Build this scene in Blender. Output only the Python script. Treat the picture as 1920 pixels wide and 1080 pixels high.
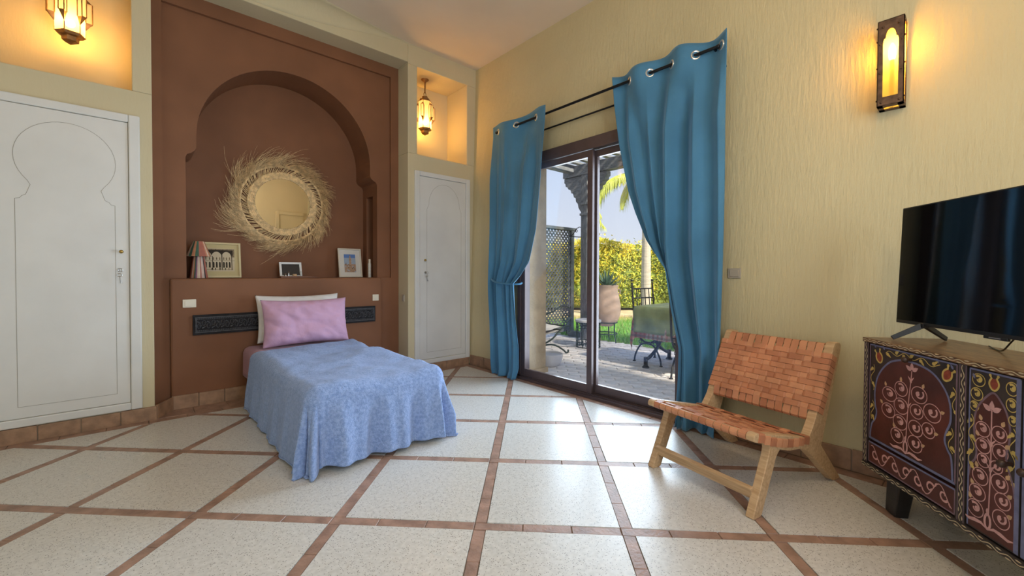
import bpy, math, random
from math import sin, cos, pi, sqrt, radians, atan2, exp
from mathutils import Vector, Matrix, noise as mnoise

for _o in list(bpy.data.objects):
    bpy.data.objects.remove(_o)
SC = bpy.context.scene
COL = SC.collection
random.seed(7)

# ------------------------------------------------------------------ camera
cam_d = bpy.data.cameras.new('camera')
cam = bpy.data.objects.new('camera', cam_d)
COL.objects.link(cam)
cam_d.sensor_fit = 'HORIZONTAL'
cam_d.sensor_width = 36.0
cam_d.lens = 779.235 / 1920 * 36.0
cam_d.shift_x = 6.21 / 1920
cam_d.shift_y = -16.004 / 1920
cam_d.clip_start = 0.05
cam_d.clip_end = 300
R0 = (0.747573, -0.664172, 0.003073)
R1 = (-0.008298, -0.013967, -0.999868)
R2 = (0.664128, 0.747449, -0.015953)
cam.matrix_world = Matrix(((R0[0], -R1[0], -R2[0], 0), (R0[1], -R1[1], -R2[1], 0), (R0[2], -R1[2], -R2[2], 1.1), (0, 0, 0, 1)))
SC.camera = cam

# ------------------------------------------------------------------ colour management
SC.view_settings.view_transform = 'Standard'
SC.view_settings.look = 'None'
SC.view_settings.exposure = 0.22
SC.view_settings.gamma = 1.0
SC.view_settings.use_curve_mapping = False

# ------------------------------------------------------------------ sky
W = bpy.data.worlds.new('sky')
SC.world = W
W.use_nodes = True
nt = W.node_tree
nt.nodes.clear()
wo = nt.nodes.new('ShaderNodeOutputWorld')
bg = nt.nodes.new('ShaderNodeBackground')
tc = nt.nodes.new('ShaderNodeTexCoord')
sp = nt.nodes.new('ShaderNodeSeparateXYZ')
cr = nt.nodes.new('ShaderNodeValToRGB')
nt.links.new(tc.outputs['Generated'], sp.inputs[0])
nt.links.new(sp.outputs['Z'], cr.inputs['Fac'])
nt.links.new(cr.outputs['Color'], bg.inputs['Color'])
nt.links.new(bg.outputs[0], wo.inputs['Surface'])
e = cr.color_ramp.elements
e[0].position = 0.0
e[0].color = (0.74, 0.79, 0.88, 1)
e[1].position = 0.9
e[1].color = (0.36, 0.52, 0.86, 1)
m_ = e.new(0.30)
m_.color = (0.56, 0.66, 0.86, 1)
bg.inputs['Strength'].default_value = 0.90


def light(name, kind, loc, energy, color, size=0.1, size_y=None, rot=(0, 0, 0), target=None):
    d = bpy.data.lights.new(name, kind)
    d.energy = energy
    d.color = color
    if kind == 'AREA':
        d.shape = 'RECTANGLE' if size_y else 'SQUARE'
        d.size = size
        if size_y:
            d.size_y = size_y
    elif kind == 'SUN':
        d.angle = size
    else:
        d.shadow_soft_size = size
    o = bpy.data.objects.new(name, d)
    COL.objects.link(o)
    o.location = loc
    o.rotation_euler = rot
    if target is not None:
        v = Vector(target) - Vector(loc)
        o.rotation_euler = v.to_track_quat('-Z', 'Y').to_euler()
    return o


# sun from behind the house, high; daylight through the glazed door; added fill lights behind the camera
light('sun', 'SUN', (0, 0, 8), 6.5, (1.0, 0.90, 0.72), size=radians(3.0), target=(0.12, 1.0, 7.22))
dl_ = light('door_daylight', 'AREA', (3.37, 2.28, 1.12), 58, (0.66, 0.83, 1.0), 1.5, 2.05, target=(0.0, 2.28, 1.05))
dl_.data.spread = radians(125)
light('back_fill_light', 'AREA', (0.95, -1.62, 1.75), 54, (0.74, 0.87, 1.0), 1.5, 1.7, target=(0.95, 3.0, 1.35))  # unseen area fill, added behind an invented back window
light('side_fill_light', 'AREA', (-1.92, 0.2, 1.75), 19, (0.82, 0.90, 1.0), 1.5, 1.7, target=(2.0, 0.6, 1.4))  # weaker area fill, added behind the invented side window
light('warm_fill_light', 'POINT', (1.2, -0.45, 2.65), 30, (1.0, 0.78, 0.50), 0.22)  # unseen warm fill without a fixture, added to brighten ceiling and walls


# ------------------------------------------------------------------ materials
def new_mat(name):
    m = bpy.data.materials.new(name)
    m.use_nodes = True
    return m, m.node_tree, m.node_tree.nodes['Principled BSDF']


def mat(name, col, rough=0.6, metal=0.0, spec=0.5, var=0.0, vscale=8.0, bump=0.0, bscale=60.0, col2=None, stretch=None,
        sheen=0.0, coat=0.0, emit=None, estr=0.0, detail=4.0, space='Object', bdist=0.01):
    m, t, b = new_mat(name)
    c = (col[0], col[1], col[2], 1)
    b.inputs['Base Color'].default_value = c
    b.inputs['Roughness'].default_value = rough
    b.inputs['Metallic'].default_value = metal
    b.inputs['Specular IOR Level'].default_value = spec
    if sheen:
        b.inputs['Sheen Weight'].default_value = sheen
        mxc = max(col) + 1e-6
        b.inputs['Sheen Tint'].default_value = (*[0.35 + 0.65 * x / mxc for x in col], 1)
        b.inputs['Sheen Roughness'].default_value = 0.4
    if coat:
        b.inputs['Coat Weight'].default_value = coat
        b.inputs['Coat Roughness'].default_value = 0.15
    if emit:
        b.inputs['Emission Color'].default_value = (emit[0], emit[1], emit[2], 1)
        b.inputs['Emission Strength'].default_value = estr
    co = t.nodes.new('ShaderNodeTexCoord')
    src = co.outputs[space]
    if stretch:
        mp = t.nodes.new('ShaderNodeMapping')
        mp.inputs['Scale'].default_value = stretch
        t.links.new(src, mp.inputs[0])
        src = mp.outputs[0]
    if var or col2:
        n = t.nodes.new('ShaderNodeTexNoise')
        n.inputs['Scale'].default_value = vscale
        n.inputs['Detail'].default_value = detail
        t.links.new(src, n.inputs['Vector'])
        r = t.nodes.new('ShaderNodeValToRGB')
        t.links.new(n.outputs['Fac'], r.inputs['Fac'])
        r.color_ramp.elements[0].position = 0.35
        r.color_ramp.elements[1].position = 0.65
        if col2:
            a0, a1 = col, col2
        else:
            a0 = [max(0, x * (1 - var)) for x in col]
            a1 = [min(1, x * (1 + var)) for x in col]
        r.color_ramp.elements[0].color = (a0[0], a0[1], a0[2], 1)
        r.color_ramp.elements[1].color = (a1[0], a1[1], a1[2], 1)
        t.links.new(r.outputs['Color'], b.inputs['Base Color'])
    if bump:
        n2 = t.nodes.new('ShaderNodeTexNoise')
        n2.inputs['Scale'].default_value = bscale
        n2.inputs['Detail'].default_value = 5
        t.links.new(src, n2.inputs['Vector'])
        bp = t.nodes.new('ShaderNodeBump')
        bp.inputs['Strength'].default_value = bump
        bp.inputs['Distance'].default_value = bdist
        t.links.new(n2.outputs['Fac'], bp.inputs['Height'])
        t.links.new(bp.outputs['Normal'], b.inputs['Normal'])
    return m


def wood(name, c1, c2, scale=6.0, stretch=(1, 1, 12), rough=0.5, dist=6.0, bump=0.1):
    m, t, b = new_mat(name)
    co = t.nodes.new('ShaderNodeTexCoord')
    mp = t.nodes.new('ShaderNodeMapping')
    mp.inputs['Scale'].default_value = stretch
    t.links.new(co.outputs['Object'], mp.inputs[0])
    n = t.nodes.new('ShaderNodeTexNoise')
    n.inputs['Scale'].default_value = scale
    n.inputs['Detail'].default_value = 6
    n.inputs['Distortion'].default_value = dist * 0.1
    t.links.new(mp.outputs[0], n.inputs['Vector'])
    r = t.nodes.new('ShaderNodeValToRGB')
    r.color_ramp.elements[0].position = 0.32
    r.color_ramp.elements[1].position = 0.68
    r.color_ramp.elements[0].color = (*c1, 1)
    r.color_ramp.elements[1].color = (*c2, 1)
    t.links.new(n.outputs['Fac'], r.inputs['Fac'])
    t.links.new(r.outputs['Color'], b.inputs['Base Color'])
    b.inputs['Roughness'].default_value = rough
    bp = t.nodes.new('ShaderNodeBump')
    bp.inputs['Strength'].default_value = bump
    bp.inputs['Distance'].default_value = 0.003
    t.links.new(n.outputs['Fac'], bp.inputs['Height'])
    t.links.new(bp.outputs['Normal'], b.inputs['Normal'])
    return m


def terrazzo():
    m, t, b = new_mat('terrazzo')
    co = t.nodes.new('ShaderNodeTexCoord')
    v = t.nodes.new('ShaderNodeTexVoronoi')
    v.inputs['Scale'].default_value = 210
    v.inputs['Randomness'].default_value = 1.0
    t.links.new(co.outputs['Object'], v.inputs['Vector'])
    n1 = t.nodes.new('ShaderNodeTexNoise')
    n1.inputs['Scale'].default_value = 55
    n1.inputs['Detail'].default_value = 3
    t.links.new(co.outputs['Object'], n1.inputs['Vector'])
    # speckle mask: small cells whose random colour passes a threshold and near their centre
    sx = t.nodes.new('ShaderNodeSeparateColor')
    t.links.new(v.outputs['Color'], sx.inputs[0])
    gt = t.nodes.new('ShaderNodeMath')
    gt.operation = 'GREATER_THAN'
    gt.inputs[1].default_value = 0.84
    t.links.new(sx.outputs[0], gt.inputs[0])
    lt = t.nodes.new('ShaderNodeMath')
    lt.operation = 'LESS_THAN'
    lt.inputs[1].default_value = 0.40
    t.links.new(v.outputs['Distance'], lt.inputs[0])
    mu = t.nodes.new('ShaderNodeMath')
    mu.operation = 'MULTIPLY'
    t.links.new(gt.outputs[0], mu.inputs[0])
    t.links.new(lt.outputs[0], mu.inputs[1])
    r = t.nodes.new('ShaderNodeValToRGB')
    r.color_ramp.elements[0].position = 0.3
    r.color_ramp.elements[1].position = 0.7
    r.color_ramp.elements[0].color = (0.56, 0.54, 0.50, 1)
    r.color_ramp.elements[1].color = (0.68, 0.66, 0.62, 1)
    t.links.new(n1.outputs['Fac'], r.inputs['Fac'])
    mx = t.nodes.new('ShaderNodeMix')
    mx.data_type = 'RGBA'
    t.links.new(mu.outputs[0], mx.inputs[0])
    t.links.new(r.outputs['Color'], mx.inputs[6])
    mx.inputs[7].default_value = (0.19, 0.17, 0.155, 1)
    t.links.new(mx.outputs[2], b.inputs['Base Color'])
    n2 = t.nodes.new('ShaderNodeTexNoise')
    n2.inputs['Scale'].default_value = 2.5
    t.links.new(co.outputs['Object'], n2.inputs['Vector'])
    mr = t.nodes.new('ShaderNodeMapRange')
    mr.inputs['To Min'].default_value = 0.22
    mr.inputs['To Max'].default_value = 0.38
    t.links.new(n2.outputs['Fac'], mr.inputs['Value'])
    t.links.new(mr.outputs[0], b.inputs['Roughness'])
    b.inputs['Specular IOR Level'].default_value = 0.5
    b.inputs['IOR'].default_value = 1.5
    return m


def plaster(name, col, strength=0.35, stretch=(6, 6, 1.3), scale=9, rough=0.85, var=0.05):
    m, t, b = new_mat(name)
    b.inputs['Roughness'].default_value = rough
    b.inputs['Specular IOR Level'].default_value = 0.25
    co = t.nodes.new('ShaderNodeTexCoord')
    mp = t.nodes.new('ShaderNodeMapping')
    mp.inputs['Scale'].default_value = stretch
    t.links.new(co.outputs['Object'], mp.inputs[0])
    n = t.nodes.new('ShaderNodeTexNoise')
    n.inputs['Scale'].default_value = scale
    n.inputs['Detail'].default_value = 7
    n.inputs['Roughness'].default_value = 0.6
    t.links.new(mp.outputs[0], n.inputs['Vector'])
    n2 = t.nodes.new('ShaderNodeTexNoise')
    n2.inputs['Scale'].default_value = 1.4
    n2.inputs['Detail'].default_value = 3
    t.links.new(co.outputs['Object'], n2.inputs['Vector'])
    r = t.nodes.new('ShaderNodeValToRGB')
    r.color_ramp.elements[0].position = 0.3
    r.color_ramp.elements[1].position = 0.7
    r.color_ramp.elements[0].color = (*[x * (1 - var) for x in col], 1)
    r.color_ramp.elements[1].color = (*[min(1, x * (1 + var)) for x in col], 1)
    t.links.new(n2.outputs['Fac'], r.inputs['Fac'])
    t.links.new(r.outputs['Color'], b.inputs['Base Color'])
    bp = t.nodes.new('ShaderNodeBump')
    bp.inputs['Strength'].default_value = strength
    bp.inputs['Distance'].default_value = 0.012
    t.links.new(n.outputs['Fac'], bp.inputs['Height'])
    t.links.new(bp.outputs['Normal'], b.inputs['Normal'])
    return m


def glass_mat(name, tint=(1, 1, 1), ior=1.45):
    m = bpy.data.materials.new(name)
    m.use_nodes = True
    t = m.node_tree
    t.nodes.clear()
    o = t.nodes.new('ShaderNodeOutputMaterial')
    mx = t.nodes.new('ShaderNodeMixShader')
    tr = t.nodes.new('ShaderNodeBsdfTransparent')
    tr.inputs[0].default_value = (*tint, 1)
    gl = t.nodes.new('ShaderNodeBsdfGlossy')
    gl.inputs['Roughness'].default_value = 0.02
    lw = t.nodes.new('ShaderNodeLayerWeight')
    lw.inputs['Blend'].default_value = 0.5
    pw = t.nodes.new('ShaderNodeMath')
    pw.operation = 'POWER'
    pw.inputs[1].default_value = 5.0
    ma = t.nodes.new('ShaderNodeMath')
    ma.operation = 'MULTIPLY_ADD'
    ma.inputs[1].default_value = 0.9
    ma.inputs[2].default_value = 0.03
    t.links.new(lw.outputs['Facing'], pw.inputs[0])
    t.links.new(pw.outputs[0], ma.inputs[0])
    t.links.new(ma.outputs[0], mx.inputs[0])
    t.links.new(tr.outputs[0], mx.inputs[1])
    t.links.new(gl.outputs[0], mx.inputs[2])
    t.links.new(mx.outputs[0], o.inputs[0])
    return m


def lamp_glass(name, col, strength, trans=0.35):
    """frosted lamp glass: scatters the light of the bulb behind it, lets some straight through and glows a little itself"""
    m = bpy.data.materials.new(name)
    m.use_nodes = True
    t = m.node_tree
    t.nodes.clear()
    o = t.nodes.new('ShaderNodeOutputMaterial')
    mx = t.nodes.new('ShaderNodeMixShader')
    mx.inputs[0].default_value = trans
    tl = t.nodes.new('ShaderNodeBsdfTranslucent')
    tl.inputs[0].default_value = (0.42, 0.33, 0.19, 1)
    em = t.nodes.new('ShaderNodeEmission')
    em.inputs[0].default_value = (*col, 1)
    em.inputs[1].default_value = strength
    ad = t.nodes.new('ShaderNodeAddShader')
    tr = t.nodes.new('ShaderNodeBsdfTransparent')
    t.links.new(tl.outputs[0], ad.inputs[0])
    t.links.new(em.outputs[0], ad.inputs[1])
    t.links.new(ad.outputs[0], mx.inputs[1])
    t.links.new(tr.outputs[0], mx.inputs[2])
    t.links.new(mx.outputs[0], o.inputs[0])
    return m


M = {}
M['wall_cream'] = plaster('wall_cream', (0.60, 0.52, 0.34), 0.16, (5, 5, 1.2), 10)
M['wall_rough'] = plaster('wall_rough', (0.60, 0.51, 0.30), 0.55, (6, 6, 1.1), 9)
M['white_paint'] = mat('white_paint', (0.68, 0.67, 0.64), 0.45, var=0.04, vscale=3, bump=0.05, bscale=30)
M['ceiling'] = plaster('ceiling_paint', (0.78, 0.66, 0.52), 0.06, (1, 1, 1), 3)
M['brown'] = plaster('brown_tadelakt', (0.215, 0.094, 0.047), 0.10, (1, 1, 1), 5, 0.6, 0.20)
M['terrazzo'] = terrazzo()
M['brick'] = mat('floor_brick', (0.33, 0.20, 0.145), 0.45, var=0.22, vscale=14, bump=0.25, bscale=70, space='Object')
M['mortar'] = mat('mortar', (0.23, 0.17, 0.12), 0.9, bump=0.2)
M['base_tile'] = mat('base_tile', (0.33, 0.195, 0.115), 0.55, var=0.2, vscale=16, bump=0.2, bscale=60)
M['door_metal'] = mat('door_metal', (0.10, 0.068, 0.066), 0.35, metal=0.25, var=0.1)
M['glass'] = glass_mat('clear_glass')
M['dark_iron'] = mat('dark_iron', (0.035, 0.035, 0.04), 0.5, metal=0.6, bump=0.1, bscale=200)
M['green_iron'] = mat('green_iron', (0.035, 0.055, 0.055), 0.5, metal=0.4, bump=0.1, bscale=200)
M['brass'] = mat('brass', (0.52, 0.34, 0.10), 0.3, metal=1.0, var=0.1)
M['steel'] = mat('steel', (0.45, 0.44, 0.42), 0.3, metal=1.0)
M['aged_brass'] = mat('aged_brass', (0.30, 0.16, 0.06), 0.45, metal=0.7, var=0.25, vscale=30)
M['switch_plastic'] = mat('switch_plastic', (0.74, 0.68, 0.55), 0.4)
M['taupe_plastic'] = mat('taupe_plastic', (0.42, 0.36, 0.28), 0.4)


# ------------------------------------------------------------------ mesh builder
class MB:
    def __init__(s):
        s.v = []
        s.f = []
        s.m = []

    def add(s, vs, fs, m=0):
        o = len(s.v)
        s.v += [tuple(p) for p in vs]
        for f in fs:
            s.f.append(tuple(i + o for i in f))
            s.m.append(m)
        return s

    def poly(s, vs, m=0):
        return s.add(vs, [tuple(range(len(vs)))], m)

    def box(s, x0, x1, y0, y1, z0, z1, m=0):
        vs = [(x, y, z) for z in (z0, z1) for y in (y0, y1) for x in (x0, x1)]
        return s.add(vs, [(0, 2, 3, 1), (4, 5, 7, 6), (0, 1, 5, 4), (2, 6, 7, 3), (0, 4, 6, 2), (1, 3, 7, 5)], m)

    def bar(s, p, q, w, h, up=(0, 0, 1), m=0, taper=1.0):
        p, q, up = Vector(p), Vector(q), Vector(up)
        d = (q - p).normalized()
        sx = d.cross(up)
        if sx.length < 1e-5:
            sx = d.cross(Vector((1, 0, 0)))
        sx.normalize()
        sy = sx.cross(d).normalized()
        vs = []
        for c, k in ((p, 1.0), (q, taper)):
            for a, b in ((-1, -1), (1, -1), (1, 1), (-1, 1)):
                vs.append(c + sx * (a * w / 2 * k) + sy * (b * h / 2 * k))
        return s.add(vs, [(3, 2, 1, 0), (4, 5, 6, 7), (0, 1, 5, 4), (1, 2, 6, 5), (2, 3, 7, 6), (3, 0, 4, 7)], m)

    def tube(s, pts, r, n=8, closed=False, m=0, caps=True):
        pts = [Vector(p) for p in pts]
        k = len(pts)
        rs = r if isinstance(r, (list, tuple)) else [r] * k
        vs, fs = [], []
        prev = None
        for i, p in enumerate(pts):
            if closed:
                t = pts[(i + 1) % k] - pts[i - 1]
            else:
                t = pts[min(i + 1, k - 1)] - pts[max(i - 1, 0)]
            if t.length < 1e-9:
                t = Vector((0, 0, 1))
            t.normalize()
            if prev is None:
                a = t.cross(Vector((0, 0, 1)))
                if a.length < 1e-3:
                    a = t.cross(Vector((1, 0, 0)))
            else:
                a = prev - t * prev.dot(t)
                if a.length < 1e-6:
                    a = t.cross(Vector((0.3, 0.5, 0.8)))
            a.normalize()
            prev = a
            b = t.cross(a)
            for j in range(n):
                an = 2 * pi * j / n
                vs.append(p + (a * cos(an) + b * sin(an)) * rs[i])
        for i in range(k if closed else k - 1):
            i2 = (i + 1) % k
            for j in range(n):
                j2 = (j + 1) % n
                fs.append((i * n + j, i * n + j2, i2 * n + j2, i2 * n + j))
        if caps and not closed:
            fs.append(tuple(range(n))[::-1])
            fs.append(tuple((k - 1) * n + j for j in range(n)))
        return s.add(vs, fs, m)

    def lathe(s, prof, n=24, c=(0, 0, 0), m=0, phase=0.0, sx=1.0, sy=1.0):
        vs, fs = [], []
        for (r, z) in prof:
            for j in range(n):
                a = 2 * pi * j / n + phase
                vs.append((c[0] + r * cos(a) * sx, c[1] + r * sin(a) * sy, c[2] + z))
        k = len(prof)
        for i in range(k - 1):
            for j in range(n):
                j2 = (j + 1) % n
                fs.append((i * n + j, i * n + j2, (i + 1) * n + j2, (i + 1) * n + j))
        if prof[0][0] > 1e-5:
            fs.append(tuple(range(n))[::-1])
        if prof[-1][0] > 1e-5:
            fs.append(tuple((k - 1) * n + j for j in range(n)))
        return s.add(vs, fs, m)

    def prism(s, poly, f, d0, d1, m=0):
        """poly: 2D outline; f(a,b,d)->3D; extruded from depth d0 to d1"""
        k = len(poly)
        vs = [f(a, b, d0) for a, b in poly] + [f(a, b, d1) for a, b in poly]
        fs = [tuple(range(k))[::-1], tuple(range(k, 2 * k))]
        for i in range(k):
            j = (i + 1) % k
            fs.append((i, j, k + j, k + i))
        return s.add(vs, fs, m)

    def grid(s, fn, nu, nv, m=0, closed_u=False):
        vs = []
        for j in range(nv + 1):
            for i in range(nu if closed_u else nu + 1):
                vs.append(fn(i / nu, j / nv))
        w = nu if closed_u else nu + 1
        fs = []
        for j in range(nv):
            for i in range(nu):
                i2 = (i + 1) % w
                fs.append((j * w + i, j * w + i2, (j + 1) * w + i2, (j + 1) * w + i))
        return s.add(vs, fs, m)

    def sphere(s, c, r, n=12, k=8, m=0, sz=1.0):
        prof = [(max(r * sin(pi * i / k), 1e-6), -r * cos(pi * i / k) * sz) for i in range(k + 1)]
        return s.lathe(prof, n, c, m)

    def build(s, name, mats, parent=None, smooth=False, sharp=40, bevel=0.0, solid=0.0, sub=0, kind=None, label=None, fix=True):
        me = bpy.data.meshes.new(name)
        me.from_pydata(s.v, [], s.f)
        if not isinstance(mats, (list, tuple)):
            mats = [mats]
        for a in mats:
            me.materials.append(a)
        if len(mats) > 1:
            me.polygons.foreach_set('material_index', s.m)
        if fix:
            import bmesh
            bm = bmesh.new()
            bm.from_mesh(me)
            bmesh.ops.recalc_face_normals(bm, faces=bm.faces)
            bm.to_mesh(me)
            bm.free()
        if smooth:
            me.polygons.foreach_set('use_smooth', [True] * len(me.polygons))
            try:
                me.set_sharp_from_angle(angle=radians(sharp))
            except Exception:
                pass
        me.update()
        o = bpy.data.objects.new(name, me)
        COL.objects.link(o)
        if parent is not None:
            o.parent = parent
        if solid:
            md = o.modifiers.new('thickness', 'SOLIDIFY')
            md.thickness = solid
            md.offset = 0
        if bevel:
            md = o.modifiers.new('edge', 'BEVEL')
            md.width = bevel
            md.segments = 2
            md.limit_method = 'ANGLE'
            md.angle_limit = radians(35)
        if sub:
            md = o.modifiers.new('smooth', 'SUBSURF')
            md.levels = sub
            md.render_levels = sub
        if kind:
            o['kind'] = kind
        if label:
            o['label'] = label
        return o


def tag(o, label, cat, group=None):
    o['label'] = label
    o['category'] = cat
    if group:
        o['group'] = group
    return o


def thing(name, loc, rz, label, cat, group=None):
    o = bpy.data.objects.new(name, None)
    o.empty_display_size = 0.1
    COL.objects.link(o)
    o.location = loc
    o.rotation_euler = (0, 0, rz)
    return tag(o, label, cat, group)


def struct_root(name, loc=(0, 0, 0), rz=0):
    o = bpy.data.objects.new(name, None)
    COL.objects.link(o)
    o.location = loc
    o.rotation_euler = (0, 0, rz)
    o['kind'] = 'structure'
    return o


def copy_obj(o, parent=None):
    c = o.copy()
    COL.objects.link(c)
    if parent is not None:
        c.parent = parent
    return c


def dup_tree(o, loc=None, rz=None, label=None, parent=None):
    c = copy_obj(o, parent)
    for ch in list(o.children):
        dup_tree(ch, parent=c)
    if loc is not None:
        c.location = loc
    if rz is not None:
        c.rotation_euler = (0, 0, rz)
    if label:
        c['label'] = label
    return c


def lerp(a, b, t):
    return a + (b - a) * t


def interp(tab, x):
    """piecewise linear, tab sorted by key descending or ascending"""
    t = sorted(tab)
    if x <= t[0][0]:
        return t[0][1]
    for (a, va), (b, vb) in zip(t, t[1:]):
        if x <= b:
            return lerp(va, vb, (x - a) / (b - a))
    return t[-1][1]


def catmull(pts, n=6, closed=False):
    P = [Vector(p) for p in pts]
    out = []
    k = len(P)
    rng = range(k) if closed else range(k - 1)
    for i in rng:
        if closed:
            p0, p1, p2, p3 = P[i - 1], P[i], P[(i + 1) % k], P[(i + 2) % k]
        else:
            p0, p1, p2, p3 = P[max(i - 1, 0)], P[i], P[i + 1], P[min(i + 2, k - 1)]
        for j in range(n):
            t = j / n
            out.append(0.5 * ((2 * p1) + (p2 - p0) * t + (2 * p0 - 5 * p1 + 4 * p2 - p3) * t * t + (3 * p1 - p0 - 3 * p2 + p3) * t ** 3))
    if not closed:
        out.append(P[-1])
    return out


def clip_poly(poly, a, b, c):
    """keep a*x+b*y<=c"""
    out = []
    k = len(poly)
    for i in range(k):
        p, q = poly[i], poly[(i + 1) % k]
        dp, dq = a * p[0] + b * p[1] - c, a * q[0] + b * q[1] - c
        if dp <= 0:
            out.append(p)
        if dp * dq < 0:
            t = dp / (dp - dq)
            out.append((p[0] + (q[0] - p[0]) * t, p[1] + (q[1] - p[1]) * t))
    return out


def poly_area(p):
    return 0.5 * abs(sum(p[i][0] * p[(i + 1) % len(p)][1] - p[(i + 1) % len(p)][0] * p[i][1] for i in range(len(p))))

# ================================================================== THE ROOM
YL = 4.07          # face of the wall with the alcove
ZC = 3.55          # ceiling
XB, YB = -1.75, -1.45   # walls behind the camera


def xw(z):         # the window wall leans outward a little
    return 2.985 + 0.025 * z


# ---- floor: recessed mortar bed with slabs and brick strips as pieces
floor = MB().box(XB, 3.0, YB, 4.80, -0.20, -0.006).build('floor', M['mortar'])
floor['kind'] = 'structure'
PL = [-1.405, -0.77, -0.135, 0.505, 1.1415, 1.778, 2.412, 3.053, 3.70, 4.335, 4.97, 5.6]
QL = [-4.17, -3.535, -2.90, -2.265, -1.632, -1.017, -0.405, 0.225, 0.865, 1.518, 2.146, 2.775, 3.40, 4.03, 4.66]
SW = 0.026          # half strip
r2 = sqrt(0.5)
BW = 0.085          # border strip
FX0, FX1, FY0, FY1 = XB, 2.955, YB, 4.05


def clip_room(poly, inset):
    for a, b, c in ((1, 0, FX1 - inset), (-1, 0, -FX0 - inset), (0, 1, FY1 - inset), (0, -1, -FY0 - inset)):
        poly = clip_poly(poly, a, b, c)
        if len(poly) < 3:
            return []
    return poly


def pq(p, q):
    return ((p - q) * r2, (p + q) * r2)


def infront(x, y):
    """rough: in front of the lens and inside its horizontal field"""
    d = R2[0] * x + R2[1] * y
    lx = R0[0] * x + R0[1] * y
    return d > 0.9 and abs(lx) < d * 1.45


def piece(poly, z0, z1, name, m, parent, b=0.0):
    k = len(poly)
    mb = MB()
    cx_ = sum(p[0] for p in poly) / k
    cy_ = sum(p[1] for p in poly) / k
    top = [(cx_ + (x - cx_) * (1 - b), cy_ + (y - cy_) * (1 - b), z1) for x, y in poly]
    mid = [(x, y, z1 - 0.0025) for x, y in poly]
    bot = [(x, y, z0) for x, y in poly]
    fs = [tuple(range(k))]
    for i in range(k):
        j = (i + 1) % k
        fs.append((i, k + i, k + j, j))
        fs.append((k + i, 2 * k + i, 2 * k + j, k + j))
    mb.add(top + mid + bot, fs)
    return mb.build(name, m, parent)


def shrink(poly, g):
    """small uniform gap"""
    cx_ = sum(p[0] for p in poly) / len(poly)
    cy_ = sum(p[1] for p in poly) / len(poly)
    out = []
    for x, y in poly:
        d = sqrt((x - cx_) ** 2 + (y - cy_) ** 2) or 1
        k = max(0.0, 1 - g / d)
        out.append((cx_ + (x - cx_) * k, cy_ + (y - cy_) * k))
    return out


for i in range(len(PL) - 1):
    for j in range(len(QL) - 1):
        pa, pb, qa, qb = PL[i] + SW, PL[i + 1] - SW, QL[j] + SW, QL[j + 1] - SW
        poly = clip_room([pq(pa, qa), pq(pa, qb), pq(pb, qb), pq(pb, qa)][::-1], BW)
        if len(poly) < 3 or poly_area(poly) < 0.0008:
            continue
        piece(shrink(poly, 0.002), -0.006, 0.0 + random.uniform(-0.0003, 0.0003), 'floor_slab', M['terrazzo'], floor, 0.0012)

rest = MB()
nb = 0


def brick(poly):
    global nb
    poly = clip_room(poly, BW)
    if len(poly) < 3 or poly_area(poly) < 0.0006:
        return
    cx_ = sum(p[0] for p in poly) / len(poly)
    cy_ = sum(p[1] for p in poly) / len(poly)
    poly = shrink(poly, 0.0015)
    z = -0.0012 + random.uniform(-0.0008, 0.0008)
    if infront(cx_, cy_) and nb < 240:
        nb += 1
        piece(poly, -0.006, z, 'floor_brick', M['brick'], floor, 0.02)
    else:
        k = len(poly)
        rest.add([(x, y, z) for x, y in poly], [tuple(range(k))])


for p in PL:
    for j in range(len(QL) - 1):
        a, b = QL[j] + SW, QL[j + 1] + SW
        n = 3
        for t in range(n):
            u, v = lerp(a, b, t / n), lerp(a, b, (t + 1) / n)
            w = SW - random.uniform(0, 0.003)
            brick([pq(p - w, u), pq(p + w, u), pq(p + w, v), pq(p - w, v)])
for q in QL:
    for i in range(len(PL) - 1):
        a, b = PL[i] + SW, PL[i + 1] - SW
        n = 3
        for t in range(n):
            u, v = lerp(a, b, t / n), lerp(a, b, (t + 1) / n)
            w = SW - random.uniform(0, 0.003)
            brick([pq(u, q - w), pq(v, q - w), pq(v, q + w), pq(u, q + w)])


def border(x0, y0, x1, y1, inx, iny, n0=0.22):
    L = sqrt((x1 - x0) ** 2 + (y1 - y0) ** 2)
    n = max(1, round(L / n0))
    for t in range(n):
        a, b = t / n, (t + 1) / n
        g = 0.002 / L
        p = (lerp(x0, x1, a + g), lerp(y0, y1, a + g))
        q = (lerp(x0, x1, b - g), lerp(y0, y1, b - g))
        poly = [p, q, (q[0] + inx * BW * 0.96, q[1] + iny * BW * 0.96), (p[0] + inx * BW * 0.96, p[1] + iny * BW * 0.96)]
        z = -0.0012 + random.uniform(-0.0008, 0.0008)
        if infront(*p) or infront(*q):
            piece(poly, -0.006, z, 'floor_brick', M['brick'], floor, 0.02)
        else:
            rest.add([(x, y, z) for x, y in poly], [(0, 1, 2, 3)])


border(FX0, FY1, FX1, FY1, 0, -1)
border(FX1, FY1, FX1, FY0, -1, 0)
border(FX0, FY0, FX0, FY1, 1, 0)
border(FX0, FY0, FX1, FY0, 0, 1)
# floor inside the alcove, in front of its lower wall
for t in range(9):
    a, b = 0.09 + t * 0.228, 0.09 + (t + 1) * 0.228 - 0.003
    piece([(a, 4.052), (b, 4.052), (b, 4.285), (a, 4.285)], -0.006, -0.0012, 'floor_brick', M['brick'], floor, 0.01)
ro = rest.build('brick_strip_rest', M['brick'], floor)
ro['kind'] = 'stuff'

# ---- wall with the alcove, two lantern niches
KL, KR = 4.07 / 4.09, 4.07 / 4.05


def LZ(z):
    return 1.1 + (z - 1.1) * KL


def RZ(z):
    return 1.1 + (z - 1.1) * KR


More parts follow.
